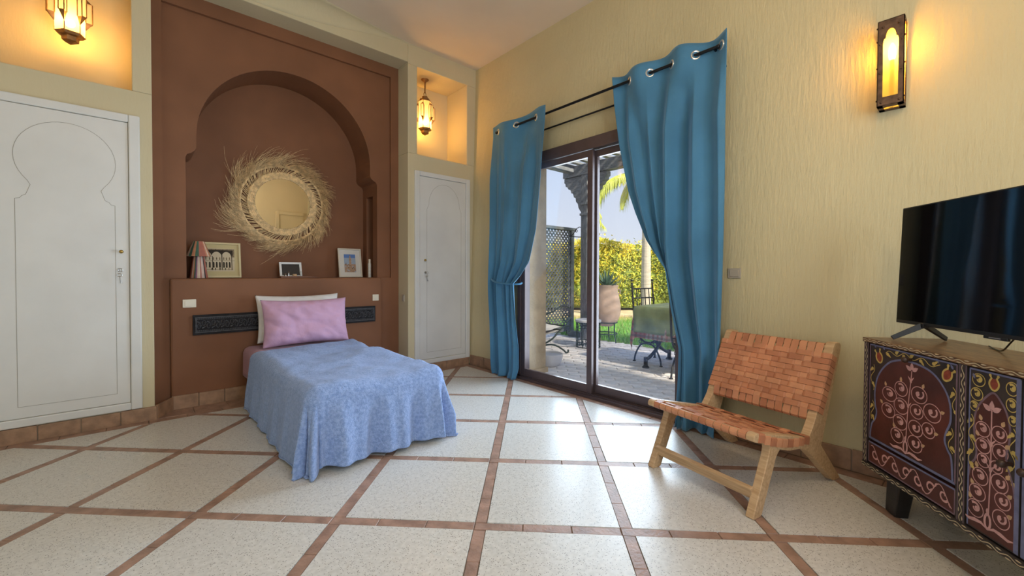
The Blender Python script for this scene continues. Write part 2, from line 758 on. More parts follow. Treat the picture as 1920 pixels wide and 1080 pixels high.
nLx0, nLx1, nLz0, nLz1 = -0.71, -0.03 * KL, LZ(2.416), LZ(3.36)
nRx0, nRx1, nRz0, nRz1 = 2.265 * KR, 2.927 * KR, RZ(2.385), RZ(3.327)
AX0, AX1, AZ1 = 0.079, 2.166, LZ(3.365)
DEEP = 4.50
w = MB()
w.box(XB - 0.2, AX0, YL, DEEP, 0, nLz0)
w.box(XB - 0.2, nLx0, YL, DEEP, nLz0, nLz1)
w.box(nLx1, AX0, YL, DEEP, nLz0, nLz1)
w.box(XB - 0.2, AX0, YL, DEEP, nLz1, ZC + 0.1)
w.box(XB - 0.2, AX0, DEEP, DEEP + 0.1, 0, ZC + 0.1)
w.box(AX0, AX1, YL, 4.85, AZ1, ZC + 0.1)
w.box(AX1, 3.37, YL, DEEP, 0, nRz0)
w.box(AX1, nRx0, YL, DEEP, nRz0, nRz1)
w.box(nRx1, 3.37, YL, DEEP, nRz0, nRz1)
w.box(AX1, 3.37, YL, DEEP, nRz1, ZC + 0.1)
w.box(AX1, 3.37, DEEP, DEEP + 0.1, 0, ZC + 0.1)
wl = w.build('wall_left', M['wall_cream'], bevel=0.006)
wl['kind'] = 'structure'

# coved junction of ceiling and wall above the alcove
cv = MB()
rc = 0.17


def cove(u, v):
    x = lerp(XB, 2.36, u)
    q = max(0.0, min(1.0, (2.36 - x) / 1.5))
    k = 0.01 + q * q * (3 - 2 * q)
    r = rc * k
    a = v * pi / 2
    return (x, YL - r + r * cos(a), ZC - r + r * sin(a))


cv.grid(cove, 40, 8)
o = cv.build('trim_1', M['wall_cream'], smooth=True, solid=0.004)
o['kind'] = 'structure'

# ---- the brown alcove
A = MB()
PY, IY, NB_ = 4.29, 4.32, 4.70
ix0, ix1, iz0, iz1 = 0.145, 2.075, 1.045, 3.237
A.box(AX0 + 0.001, ix0, PY, IY + 0.02, 0, AZ1)
A.box(ix1, AX1 - 0.001, PY, IY + 0.02, 0, AZ1)
A.box(ix0, ix1, PY, IY + 0.02, iz1, AZ1)
A.box(ix0, ix1, PY, IY + 0.02, 0, iz0 - 0.004)
cx0, rr, zc0 = 1.107, 0.745, 2.225
outl = [(0.29, iz0), (0.29, 2.045), (0.300, 2.068), (0.330, 2.085), (0.350, 2.105), (0.362, 2.13)]
for i in range(41):
    a = pi - pi * i / 40
    outl.append((cx0 + rr * cos(a), zc0 + rr * sin(a)))
outl += [(1.852, 2.13), (1.862, 2.105), (1.885, 2.085), (1.918, 2.068), (1.93, 2.045), (1.93, iz0)]
# panel around the arch
A.poly([(ix0, IY, iz0 - .004), (0.29, IY, iz0 - .004), (0.29, IY, iz1), (ix0, IY, iz1)])
A.poly([(1.93, IY, iz0 - .004), (ix1, IY, iz0 - .004), (ix1, IY, iz1), (1.93, IY, iz1)])
for (xa, za), (xb, zb) in zip(outl[1:-1], outl[2:-1]):
    if abs(xa - xb) > 1e-6:
        A.poly([(xa, IY, za), (xb, IY, zb), (xb, IY, iz1), (xa, IY, iz1)])
# reveal
for (xa, za), (xb, zb) in zip(outl[:-2], outl[1:-1]):
    A.poly([(xa, IY, za), (xa, NB_, za), (xb, NB_, zb), (xb, IY, zb)])
# side reveal with a dark pocket
X_ = 1.93
zb_ = 2.045
py0, py1, pz1 = 4.43, 4.60, 1.94
A.poly([(X_, IY, iz0), (X_, py0, iz0), (X_, py0, zb_), (X_, IY, zb_)])
A.poly([(X_, py1, iz0), (X_, NB_, iz0), (X_, NB_, zb_), (X_, py1, zb_)])
A.poly([(X_, py0, pz1), (X_, py1, pz1), (X_, py1, zb_), (X_, py0, zb_)])
A.poly([(X_, py0, iz0), (X_ + .14, py0, iz0), (X_ + .14, py0, pz1), (X_, py0, pz1)])
A.poly([(X_, py1, iz0), (X_ + .14, py1, iz0), (X_ + .14, py1, pz1), (X_, py1, pz1)])
A.poly([(X_ + .14, py0, iz0), (X_ + .14, py1, iz0), (X_ + .14, py1, pz1), (X_ + .14, py0, pz1)])
A.poly([(X_, py0, pz1), (X_ + .14, py0, pz1), (X_ + .14, py1, pz1), (X_, py1, pz1)])
A.poly([(X_, py0, iz0), (X_ + .14, py0, iz0), (X_ + .14, py1, iz0), (X_, py1, iz0)])
# back of the niche
A.poly([(0.2, NB_, iz0), (2.0, NB_, iz0), (2.0, NB_, 3.05), (0.2, NB_, 3.05)])
o = A.build('wall_alcove', M['brown'], fix=False)
o['kind'] = 'structure'
hb = MB().box(0.181, 1.948, 4.25, 4.71, 0, 1.045)
o = hb.build('trim_2', M['brown'], bevel=0.014)
o['kind'] = 'structure'

# ---- window wall (right), leaning, with the door opening
DY0, DY1, DZ1 = 1.40, 3.20, 2.295
XO = 3.38


def slab_r(mb, y0, y1, z0, z1):
    nz = 6
    for k in range(nz):
        a, b = lerp(z0, z1, k / nz), lerp(z0, z1, (k + 1) / nz)
        mb.poly([(xw(a), y0, a), (xw(a), y1, a), (xw(b), y1, b), (xw(b), y0, b)])
    mb.poly([(XO, y0, z0), (XO, y1, z0), (XO, y1, z1), (XO, y0, z1)])
    for y in (y0, y1):
        mb.poly([(xw(z0), y, z0), (XO, y, z0), (XO, y, z1), (xw(z1), y, z1)])
    mb.poly([(xw(z0), y0, z0), (XO, y0, z0), (XO, y1, z0), (xw(z0), y1, z0)])
    mb.poly([(xw(z1), y0, z1), (XO, y0, z1), (XO, y1, z1), (xw(z1), y1, z1)])


w = MB()
slab_r(w, YB - 0.2, DY0, 0, ZC + 0.1)
slab_r(w, DY1, 5.2, 0, ZC + 0.1)
slab_r(w, DY0, DY1, DZ1, ZC + 0.1)
o = w.build('wall_right', M['wall_rough'])
o['kind'] = 'structure'

# ---- walls behind the camera: a door, and window openings added for fill light
w = MB()
for x0, x1, z0, z1 in ((XB - 0.2, 0.15, 0, ZC + .1), (1.75, 3.3, 0, ZC + .1), (0.15, 1.75, 0, 0.85), (0.15, 1.75, 2.65, ZC + .1)):
    w.box(x0, x1, YB - 0.2, YB, z0, z1)
o = w.build('wall_back', M['wall_cream'])
o['kind'] = 'structure'
w = MB()
for y0, y1, z0, z1 in ((YB - .2, -0.6, 0, ZC + .1), (1.0, YL, 0, ZC + .1), (-0.6, 1.0, 0, 0.85), (-0.6, 1.0, 2.65, ZC + .1)):
    w.box(XB - 0.2, XB, y0, y1, z0, z1)
o = w.build('wall_side', M['wall_cream'])
o['kind'] = 'structure'
for nm_, ax_ in (('added_window_1', 0), ('added_window_2', 1)):  # invented windows, added to house the fill area lights
    wr_ = struct_root(nm_, (0.95, YB - 0.1, 0) if ax_ == 0 else (XB - 0.1, 0.2, 0), 0 if ax_ == 0 else pi / 2)
    f = MB()
    for x0, x1, z0, z1 in ((-.8, -.75, .85, 2.65), (.75, .8, .85, 2.65), (-.75, .75, .85, .9), (-.75, .75, 2.6, 2.65), (-.02, .02, .9, 2.6)):
        f.box(x0, x1, -.03, .03, z0, z1)
    f.build('added_window_frame', M['white_paint'], wr_)
    MB().box(-.75, .75, -.003, .003, .9, 2.6).build('glass_pane', M['glass'], wr_)
c = MB().box(XB - 0.2, 3.5, YB - 0.2, 4.9, ZC, ZC + 0.15).build('ceiling', M['ceiling'])
c['kind'] = 'structure'
ev = MB()  # unseen overhang, added to keep the sun out of the added windows
ev.box(XB - 4.2, XB - 0.2, YB - 4.2, 4.9, ZC, ZC + 0.15)
ev.box(XB - 0.2, 3.6, YB - 4.2, YB - 0.2, ZC, ZC + 0.15)
ev.build('sun_blocking_slab', M['ceiling'])['kind'] = 'structure'

# closed door seen in the mirror
d4 = struct_root('door_4', (2.45, YB, 0))
MB().box(-0.02, 0.5, 0.0, 0.02, 0, 2.44).build('door_leaf', M['wall_cream'], d4)
f = MB()
f.box(-0.09, -0.02, 0.0, 0.045, 0, 2.51)
f.box(-0.02, 0.5, 0.0, 0.045, 2.44, 2.51)
f.build('door_frame', M['wall_cream'], d4, bevel=0.004)

# ---- baseboards with tiles
TH = 0.016


def baseboard(name, p0, p1, nrm, h, n0=0.19, rough=0.012):
    root = struct_root(name)
    L = (Vector(p1) - Vector(p0)).length
    n = max(1, round(L / n0))
    for i in range(n):
        a, b = i / n, (i + 1) / n
        g = 0.0025 / L
        pa = Vector(p0).lerp(Vector(p1), a + g)
        pb = Vector(p0).lerp(Vector(p1), b - g)
        nv = Vector(nrm) * (TH + random.uniform(-0.002, 0.003))
        hh = h + random.uniform(-0.004, 0.003)
        mb = MB()
        q = [pa, pb, pb + nv, pa + nv]
        vs = [(v.x, v.y, -0.004) for v in q] + [(v.x, v.y, hh) for v in q]
        mb.add(vs, [(0, 1, 2, 3), (4, 7, 6, 5), (0, 4, 5, 1), (1, 5, 6, 2), (2, 6, 7, 3), (3, 7, 4, 0)])
        mb.build('tile', M['base_tile'], root, bevel=0.003)
    mb = MB()
    nv = Vector(nrm) * (TH - 0.005)
    q = [Vector(p0), Vector(p1), Vector(p1) + nv, Vector(p0) + nv]
    vs = [(v.x, v.y, -0.004) for v in q] + [(v.x, v.y, h - 0.006) for v in q]
    mb.add(vs, [(0, 1, 2, 3), (4, 7, 6, 5), (0, 4, 5, 1), (1, 5, 6, 2), (2, 6, 7, 3), (3, 7, 4, 0)])
    mb.build('grout', M['mortar'], root)
    return root


baseboard('baseboard_left', (-1.7, YL, 0), (AX0 + 0.012, YL, 0), (0, -1, 0), 0.096)
baseboard('baseboard_alcove', (0.181, 4.25, 0), (1.948, 4.25, 0), (0, -1, 0), 0.105, 0.17)
baseboard('baseboard_reveal', (AX0, YL, 0), (0.181, 4.24, 0), (0.86, -0.5, 0), 0.100, 0.3)
baseboard('baseboard_corner', (AX1, YL, 0), (2.97, YL, 0), (0, -1, 0), 0.105, 0.15)
baseboard('baseboard_right', (2.986, 4.05, 0), (2.986, DY1 + 0.02, 0), (-1, 0, 0), 0.115, 0.15)
baseboard('baseboard_window', (2.986, DY0, 0), (2.986, YB, 0), (-1, 0, 0), 0.115, 0.24)

# ---- sliding glass door in a metal frame
sd = struct_root('door_3', (0, 0, 0))
dm = M['door_metal']
MB().box(2.965, 3.10, DY0, DY1, 2.19, DZ1).build('frame_head', dm, sd, bevel=0.003)
MB().box(2.965, 3.10, DY1 - 0.05, DY1, 0.0, 2.19).build('frame_jamb', dm, sd, bevel=0.003)
MB().box(2.965, 3.10, DY0, DY0 + 0.05, 0.0, 2.19).build('frame_jamb', dm, sd, bevel=0.003)
s_ = MB()
s_.box(2.935, 3.10, DY0, DY1, -0.004, 0.022)
s_.box(2.965, 2.972, DY0, DY1, 0.022, 0.034)
s_.box(3.012, 3.019, DY0, DY1, 0.022, 0.034)
s_.box(3.060, 3.067, DY0, DY1, 0.022, 0.034)
s_.build('frame_sill', dm, sd)


def sash(x0, x1, y0, y1, sl, sr):
    """y0<y1; sl stile width at y1 side, sr stile width at y0 side"""
    z0, z1 = 0.034, 2.185
    r = MB()
    r.box(x0, x1, y1 - sl, y1, z0, z1)
    r.box(x0, x1, y0, y0 + sr, z0, z1)
    r.box(x0, x1, y0 + sr, y1 - sl, z0, z0 + 0.075)
    r.box(x0, x1, y0 + sr, y1 - sl, z1 - 0.06, z1)
    s = r.build('sash', dm, sd, bevel=0.003)
    xm = (x0 + x1) / 2
    MB().box(xm - 0.003, xm + 0.003, y0 + sr - .005, y1 - sl + .005, z0 + 0.07, z1 - 0.055).build('glass_pane', M['glass'], s)
    return s


sash(2.973, 3.006, 2.245, DY1 - 0.05, 0.055, 0.055)
sash(3.022, 3.056, DY0 + 0.05, 2.285, 0.055, 0.055)

# ---- built-in cupboard doors in the wall


def cupboard(name, x0, x1, z0, z1, fw, hinge_left, outline, knob, lock, keyz):
    """frame outer x0..x1, z0..z1; fw frame width; local face at y=0 looking to -y"""
    root = struct_root(name, (0, YL, 0))
    fr = MB()
    fr.box(x0, x0 + fw, -0.022, 0.01, z0, z1)
    fr.box(x1 - fw, x1, -0.022, 0.01, z0, z1)
    fr.box(x0 + fw, x1 - fw, -0.022, 0.01, z1 - fw * 0.9, z1)
    fr.box(x0 + fw, x1 - fw, -0.022, 0.01, z0, z0 + fw * 0.85)
    fr.build('door_frame', M['white_paint'], root, bevel=0.007)
    p = MB().box(x0 + fw + 0.003, x1 - fw - 0.003, -0.010, 0.01, z0 + fw * 0.85 + 0.003, z1 - fw * 0.9 - 0.003)
    p.build('door_panel', M['white_paint'], root, bevel=0.002)
    # engraved outline: a thin dark groove line with a fine raised lip
    g = MB()
    k = len(outline)
    for i in range(k - 1):
        (xa, za), (xb, zb) = outline[i], outline[i + 1]
        g.bar((xa, -0.0103, za), (xb, -0.0103, zb), 0.0022, 0.0012, up=(0, 1, 0))
    g.build('engraved_line', M['groove'], root)
    # knob
    kb = MB()
    kx, kz = knob
    kb.tube([(kx, -0.008, kz), (kx, -0.024, kz)], 0.0045, 8)
    kb.sphere((kx, -0.030, kz), 0.0125, 12, 8)
    kb.build('knob', M['brass'], root, smooth=True)
    lx, lz = lock
    es = MB()
    es.tube([(lx, -0.010, lz), (lx, -0.014, lz)], [0.013, 0.012], 16)
    lo = es.build('lock_plate', M['steel'], root, smooth=True)
    ky = MB()
    ky.tube([(lx, -0.012, lz), (lx, -0.05, lz - 0.002)], 0.0028, 6)
    ky.tube([(lx + 0.012 * cos(a), -0.055, lz - 0.002 + 0.012 * sin(a)) for a in [i * 2 * pi / 12 for i in range(12)]], 0.0025, 6, closed=True)
    ky.build('key', M['steel'], lo, smooth=True)
    k2 = MB()
    c2 = lz - 0.037
    k2.tube([(lx - 0.004 + 0.0125 * cos(a), -0.05, c2 + 0.0105 * sin(a)) for a in [i * 2 * pi / 14 for i in range(14)]], 0.0028, 6, closed=True)
    k2.tube([(lx - 0.003, -0.05, c2 - 0.011), (lx + 0.001, -0.048, keyz)], 0.0026, 6)
    k2.bar((lx + 0.001, -0.048, keyz + 0.004), (lx + 0.013, -0.048, keyz + 0.004), 0.003, 0.010, up=(0, 0, 1))
    k2.build('hanging_key', M['steel'], lo, smooth=True)
    return root


M['groove'] = mat('groove', (0.30, 0.28, 0.23), 0.8)


def keyhole(xc, rx, zcn, rz, neck_x0, neck_x1, neck_z, sx0, sx1, sz, zb):
    """horseshoe arch over a rectangle"""
    pts = [(sx0, sz), (sx0, zb), (sx1, zb), (sx1, sz)]
    a1 = math.asin(max(-1, min(1, (neck_z - zcn) / rz)))
    arc = []
    for i in range(33):
        a = a1 + (pi - 2 * a1) * i / 32
        arc.append((xc + rx * cos(a), zcn + rz * sin(a)))
    mid = [(sx1 - 0.02, sz + 0.004), (sx1 - 0.03, sz + 0.02), (neck_x1 + 0.02, sz + 0.03), (neck_x1, neck_z - 0.03)]
    ml = [(neck_x0, neck_z - 0.03), (neck_x0 - 0.02, sz + 0.03), (sx0 + 0.03, sz + 0.02), (sx0 + 0.02, sz + 0.004)]
    return pts + mid + arc + ml + [pts[0]]


cupboard('door_1', -0.735, 0.010, 0.100, LZ(2.231), 0.062, True,
         keyhole(-0.357, 0.237, 1.85, 0.244, -0.522, -0.195, 1.69, -0.588, -0.125, 1.565, 0.228), (-0.095, 1.242), (-0.101, 1.113), 1.018)
cupboard('door_2', 2.240, 2.976, RZ(0.088), RZ(2.208), 0.058, False,
         [(2.39, RZ(0.215)), (2.39, 1.80)] + [(2.62 + 0.205 * cos(pi - pi * i / 24), 1.86 + 0.24 * sin(pi - pi * i / 24)) for i in range(25)] + [(2.85, 1.80), (2.85, RZ(0.215)), (2.39, RZ(0.215))],
         (2.36, 1.237), (2.372, 1.10), 1.006)


# ---- light switches
def switch(name, loc, rz, w_, h_, label, m, rock=True):
    t = thing(name, loc, rz, label, 'switch', 'wall switches')
    MB().box(-w_ / 2, w_ / 2, -0.009, 0.002, -h_ / 2, h_ / 2).build('switch_plate', m, t, bevel=0.003)
    MB().box(-w_ * 0.34, w_ * 0.34, -0.0125, -0.006, -h_ * 0.34, h_ * 0.34).build('rocker', m, t, bevel=0.002)
    return t


switch('light_switch', (0.302, 4.25, 0.843), 0, 0.088, 0.066, 'wide cream light switch on the brown alcove below the striped lamp', M['switch_plastic'])
switch('light_switch', (1.878, 4.25, 0.833), 0, 0.066, 0.066, 'square cream light switch on the brown alcove beside the white cupboard pier', M['switch_plastic'])
switch('light_switch', (2.166, 4.175, 0.82), pi / 2 * 3, 0.055, 0.075, 'taupe light switch in the narrow white reveal beside the alcove', M['taupe_plastic'])
switch('light_switch', (xw(1.1), 1.088, 1.102), -pi / 2, 0.082, 0.068, 'taupe light switch on the plaster wall between blue curtain and television', M['taupe_plastic'])

# ================================================================== DRAPED CLOTH


def drape(x0, x1, y0, y1, zt, r, cx0_, cx1_, cy0_, cy1_, nx, ny, amp, freq, zmin, seed=0.0, flare=0.10, top_noise=0.006, amp_fn=None):
    """cloth spanning cx0_..cx1_, cy0_..cy1_ (flat) laid over a box top x0..x1, y0..y1 at height zt with rounded rim r"""
    xi0, xi1, yi0, yi1 = x0 + r, x1 - r, y0 + r, y1 - r

    def fn(u, v):
        a, b = lerp(cx0_, cx1_, u), lerp(cy0_, cy1_, v)
        px, py = min(max(a, xi0), xi1), min(max(b, yi0), yi1)
        ex, ey = a - px, b - py
        d = sqrt(ex * ex + ey * ey)
        nz = mnoise.noise(Vector((a * 3.1 + seed, b * 3.1, seed))) * top_noise + mnoise.noise(Vector((a * 9 + seed, b * 9, seed))) * top_noise * 0.35
        if d < 1e-6:
            return (a, b, zt + nz)
        dx, dy = ex / d, ey / d
        arc = r * pi / 2
        if d < arc:
            an = d / r
            return (px + dx * r * sin(an), py + dy * r * sin(an), zt - r + r * cos(an) + nz * cos(an))
        h = d - arc
        z = zt - r - h
        if z < zmin:
            ext = zmin - z
            z = zmin + 0.004 * sin(ext * 60)
        else:
            ext = 0.0
        drop = zt - r - z
        # position along the rim for the ripples
        s = px + py * 1.0 + atan2(ey, ex) * 0.35
        k = min(1.0, drop / 0.25)
        A_ = amp * (amp_fn(a, b) if amp_fn else 1.0)
        rip = A_ * k * (sin(s * freq + seed) + 0.5 * sin(s * freq * 2.3 + 1.7 + seed)) + 0.5 * A_ * k * mnoise.noise(Vector((a * 5 + seed, b * 5, 3.3)))
        out = r + flare * drop + rip + ext * 0.12
        return (px + dx * out, py + dy * out, z + 0.4 * nz)
    return MB().grid(fn, nx, ny)


# ------------------------------------------------------------------ bed
M['mattress'] = mat('mattress_ticking', (0.62, 0.58, 0.55), 0.8, bump=0.1, bscale=120)
M['bed_wood'] = mat('bed_base_wood', (0.55, 0.46, 0.34), 0.6, var=0.15, vscale=5, stretch=(8, 1, 1))
M['mauve'] = mat('mauve_cotton', (0.36, 0.20, 0.25), 0.85, sheen=0.2, var=0.06, vscale=6, bump=0.25, bscale=40)
M['blanket'] = mat('blue_fleece', (0.22, 0.33, 0.62), 0.95, spec=0.1, sheen=0.9, col2=(0.36, 0.49, 0.80), vscale=60, bump=0.9, bscale=170, detail=6, bdist=0.012)
M['pink_cotton'] = mat('pink_cotton', (0.56, 0.335, 0.48), 0.8, sheen=0.2, var=0.05, vscale=5, bump=0.35, bscale=14, bdist=0.02)
M['white_cotton'] = mat('white_cotton', (0.72, 0.70, 0.69), 0.8, sheen=0.2, bump=0.3, bscale=12, bdist=0.02)
BX0, BX1, BY0, BY1 = 0.665, 1.535, 2.36, 4.22
bed = thing('bed', ((BX0 + BX1) / 2, (BY0 + BY1) / 2, 0), 0, 'single bed with a pale base, its head against the brown alcove wall', 'bed')
bw, bl = (BX1 - BX0) / 2, (BY1 - BY0) / 2
MB().box(-bw + .03, bw - .03, -bl + .03, bl, 0.07, 0.24).build('bed_base', M['bed_wood'], bed, bevel=0.01)
MB().box(-bw + .012, bw - .012, -bl + .012, bl - .005, 0.24, 0.448).build('mattress', M['mattress'], bed, bevel=0.05)
for sx in (-1, 1):
    for sy in (-1, 1):
        MB().bar((sx * (bw - .07), sy * (bl - .09), 0.075), (sx * (bw - .07), sy * (bl - .09), 0), 0.06, 0.06, up=(0, 1, 0), taper=0.8).build('leg', M['bed_wood'], bed, bevel=0.004)

sh = drape(BX0 + .002, BX1 - .002, BY0, BY1 + .25, 0.452, 0.055, BX0 - .22, BX1 + .22, 3.45, 4.215, 40, 40, 0.004, 9, 0.1, 2.0, 0.02, 0.004)
sh.v = [(x - (BX0 + BX1) / 2, y - (BY0 + BY1) / 2, z) for x, y, z in sh.v]
sh.build('fitted_sheet', M['mauve'], bed, smooth=True, sharp=80, solid=0.002, label='mauve cotton sheet')


def bl_amp(a, b):
    front = max(0.0, min(1.0, (BY0 + 0.10 - b) / 0.1))
    right = max(0.0, min(1.0, (a - BX1 + .05) / 0.1))
    return 0.45 + 1.5 * front + 0.6 * right


bk = drape(BX0 - .006, BX1 + .006, BY0 - .006, BY1 + .3, 0.466, 0.075, BX0 - .475, BX1 + .40, BY0 - .405, 3.86, 130, 180, 0.016, 21, 0.012, 0.6, 0.09, 0.030, bl_amp)
tag(bk.build('blanket', M['blanket'], smooth=True, sharp=80, solid=0.008), 'blue fleece blanket hanging over the sides and foot of the bed', 'blanket')


def pillow(name, w_, h_, t_, loc, rx, rz, m, label, seed, wr=0.012):
    def side(sg):
        def fn(u, v):
            a, b = 2 * u - 1, 2 * v - 1
            pinx = 1 - 0.085 * (1 - a * a) * 0  # sides
            x = w_ / 2 * a * (1 - 0.05 * (1 - b * b) ** 1.0 * abs(a) ** 4)
            z = h_ / 2 * b * (1 - 0.09 * (1 - a * a) * abs(b) ** 4)
            th = (max(0, 1 - a ** 4) ** 0.55) * (max(0, 1 - b ** 4) ** 0.6)
            n = mnoise.noise(Vector((x * 6 + seed, z * 14 + x * 7, seed))) * wr + mnoise.noise(Vector((x * 15 + seed, z * 22, seed + 5))) * wr * 0.5
            cr_ = abs(mnoise.noise(Vector((x * 5 + z * 7 + seed, z * 3 - x * 2, seed + 2)))) - 0.25
            n += -cr_ * wr * 1.6
            rim = max(abs(a), abs(b))
            n += 0.006 * sin((a * 9 if abs(b) > abs(a) else b * 7) * 3) * max(0, rim - 0.8) / 0.2
            y = sg * t_ / 2 * th + n * th ** 0.5
            return (x, y, z)
        return fn
    mb = MB().grid(side(-1), 70, 50)
    mb.grid(side(1), 70, 50)
    o = mb.build(name, m, smooth=True, sharp=80)
    o.location = loc
    o.rotation_euler = (rx, 0, rz)
    tag(o, label, 'pillow')
    import bmesh
    b_ = bmesh.new()
    b_.from_mesh(o.data)
    bmesh.ops.remove_doubles(b_, verts=b_.verts, dist=0.0008)
    bmesh.ops.recalc_face_normals(b_, faces=b_.faces)
    b_.to_mesh(o.data)
    b_.free()
    return o


pillow('pillow', 0.71, 0.42, 0.12, (1.105, 4.135, 0.690), radians(-11), radians(1), M['white_cotton'], 'white pillow standing behind the pink pillow against the alcove wall', 4.0)
pillow('pillow', 0.71, 0.41, 0.17, (1.115, 3.965, 0.662), radians(-12), radians(-1), M['pink_cotton'], 'pink pillow leaning at the head of the bed on the blue blanket', 9.0, 0.017)

# carved black panel on the lower alcove wall
M['ebony'] = mat('blackened_wood', (0.020, 0.019, 0.022), 0.75, spec=0.25, var=0.3, vscale=20, bump=0.3, bscale=80)
M['ebony_relief'] = mat('blackened_relief', (0.062, 0.062, 0.070), 0.6, var=0.3, vscale=40)
cp = thing('carved_panel', (1.095, 4.25, 0.664), 0, 'long blackened carved wood panel on the brown alcove wall behind the pillows', 'panel')
L2, H2 = 0.773, 0.082
MB().box(-L2, L2, -0.022, 0.0, -H2, H2).build('board', M['ebony'], cp, bevel=0.002)
f = MB()
for z in (-H2 + .022, H2 - .022):
    f.box(-L2 + .012, L2 - .012, -0.031, -0.02, z - .004, z + .004)
for x in (-L2 + .02, L2 - .02):
    f.box(x - .004, x + .004, -0.0315, -0.02, -H2 + .018, H2 - .018)
n = 120
for i in range(n):
    x = lerp(-L2 + .03, L2 - .03, i / (n - 1))
    for z in (-H2 + .034, H2 - .034):
        f.box(x - .004, x + .004, -0.027, -0.02, z - .004, z + .004)
f.build('carved_border', M['ebony_relief'], cp)
cvb = MB()
hh = H2 - 0.042
n = 46
for i in range(n):
    x = lerp(-L2 + .04, L2 - .04, i / (n - 1))
    sg = 1 if i % 2 else -1
    cvb.tube([(x + 0.016 * cos(a) * (1 - a / 14), -0.024, sg * 0.012 + 0.026 * sin(a) * (1 - a / 14)) for a in [j * 0.7 for j in range(11)]], 0.0035, 4)
    cvb.bar((x - .012, -0.024, -sg * .028), (x + .014, -0.024, -sg * .012), 0.010, 0.008, up=(0, 1, 0), taper=0.2)
c_ = cvb.build('carved_scrollwork', M['ebony_relief'], cp)
c_['kind'] = 'stuff'

# ------------------------------------------------------------------ curtains
M['velvet'] = mat('teal_velvet', (0.070, 0.205, 0.335), 0.75, spec=0.2, sheen=0.6, var=0.10, vscale=3, bump=0.15, bscale=150)
M['black_metal'] = mat('black_metal', (0.02, 0.02, 0.022), 0.4, metal=0.7)
M['nickel'] = mat('nickel', (0.72, 0.70, 0.66), 0.3, metal=0.9)
RX, RZ_ = 2.895, 2.612


def curtain(name, label, top_z, yl, yr, ym, nf, phase, amp, um=0.5, seed=0.0, eyel=(), tie_z=None):
    """yl/yr/ym: tables z->Y of the two edges and of the inner line at u=um"""
    def Y(u, z):
        a, b, c = interp(yl, z), interp(ym, z), interp(yr, z)
        return lerp(a, b, u / um) if u < um else lerp(b, c, (u - um) / (1 - um))

    def fn(u, v):
        z = lerp(top_z + 0.012 * sin(u * 9 + seed), 0.012, v)
        y = Y(u, z)
        width = abs(interp(yl, z) - interp(yr, z))
        am = interp(amp, z)
        ph = 2 * pi * nf * u + phase
        k = max(0.0, min(1, (top_z - z - 0.12) / 0.5))
        wob = 0.35 * k * sin(ph * 0.5 + 1.3 + z * 0.7 + seed) + 0.30 * k * mnoise.noise(Vector((u * 9 + seed, z * 0.8, seed)))
        hdr = max(0.0, min(1.0, (z - (top_z - 0.55)) / 0.45))
        gat = exp(-((z - tie_z) / 0.38) ** 2) if tie_z else 0.0
        body = 0.25 * sin(ph * 0.85 + seed) + 1.0 * (0.64 - abs(sin(ph * 0.95 + seed + 0.25 * z))) + 1.3 * mnoise.noise(Vector((u * 5.0 + seed, z * 0.30, seed))) + 0.35 * mnoise.noise(Vector((u * 13 + seed, z * 0.5, 1.0)))
        body += 0.30 * gat * sin(u * 2 * pi * 6 + z * 1.5)
        x = RX - am * (hdr * sin(ph) + (1 - hdr) * body * 1.35) - 0.016 * k
        # puddle
        if z < 0.12:
            q = (0.12 - z) / 0.12
            x -= 0.03 * q * q * (0.6 + 0.5 * sin(ph * 1.3))
            y += 0.02 * q * sin(ph * 1.7)
        return (min(x, xw(z) - 0.012), y, z)
    t = thing(name, (0, 0, 0), 0, label, 'curtain', 'teal eyelet curtains')
    MB().grid(fn, 150, 90).build('curtain_panel', M['velvet'], t, smooth=True, sharp=120, solid=0.004)
    am = interp(amp, RZ_)
    for k in range(-20, 40):
        u = (k * pi - phase) / (2 * pi * nf)
        if not 0.03 < u < 0.97:
            continue
        y = Y(u, RZ_)
        tx = -am * 2 * pi * nf * cos(2 * pi * nf * u + phase)
        ty = (Y(u + .01, RZ_) - Y(u - .01, RZ_)) / .02
        tv_ = Vector((tx, ty, 0)).normalized()
        r = MB()
        r.tube([(RX + tv_.x * 0.027 * cos(a_), y + tv_.y * 0.027 * cos(a_), RZ_ + 0.027 * sin(a_)) for a_ in [2 * pi * i / 22 for i in range(22)]], 0.0075, 8, closed=True)
        r.build('eyelet', M['nickel'], t, smooth=True)
    return t


LC_R = [(2.66, 2.708), (2.37, 2.72), (2.02, 2.746), (1.52, 2.814), (1.21, 2.90), (1.08, 3.012), (0.99, 3.13), (0.62, 3.115), (0.35, 3.075), (0.13, 3.075), (0.0, 3.10)]
LC_L = [(2.70, 3.561), (1.75, 3.557), (0.93, 3.548), (0.58, 3.53), (0.05, 3.51), (0, 3.50)]
LC_M = [(2.66, 3.13), (1.52, 3.19), (1.21, 3.24), (1.0, 3.33), (0.62, 3.32), (0.0, 3.30)]
curtain('curtain', 'teal velvet eyelet curtain gathered with a tieback, next to the narrow white cupboard', 2.685, LC_L, LC_R, LC_M, 1.5, -0.45 * pi,
        [(2.68, 0.035), (2.3, 0.038), (1.3, 0.040), (1.0, 0.045), (0.6, 0.045), (0.0, 0.05)], 0.5, 1.0, [0.12, 0.45, 0.93], 1.0)
RC_L = [(2.688, 2.003), (2.454, 1.976), (2.14, 1.923), (1.742, 1.831), (1.566, 1.764), (1.349, 1.667), (1.193, 1.553), (1.133, 1.488), (1.04, 1.473), (0.843, 1.436), (0.572, 1.375), (0.389, 1.382), (0.171, 1.405), (0.0, 1.385)]
RC_M = [(2.688, 1.50), (1.3, 1.495), (1.14, 1.478), (1.04, 1.455), (0.84, 1.42), (0.57, 1.36), (0.39, 1.36), (0.0, 1.35)]
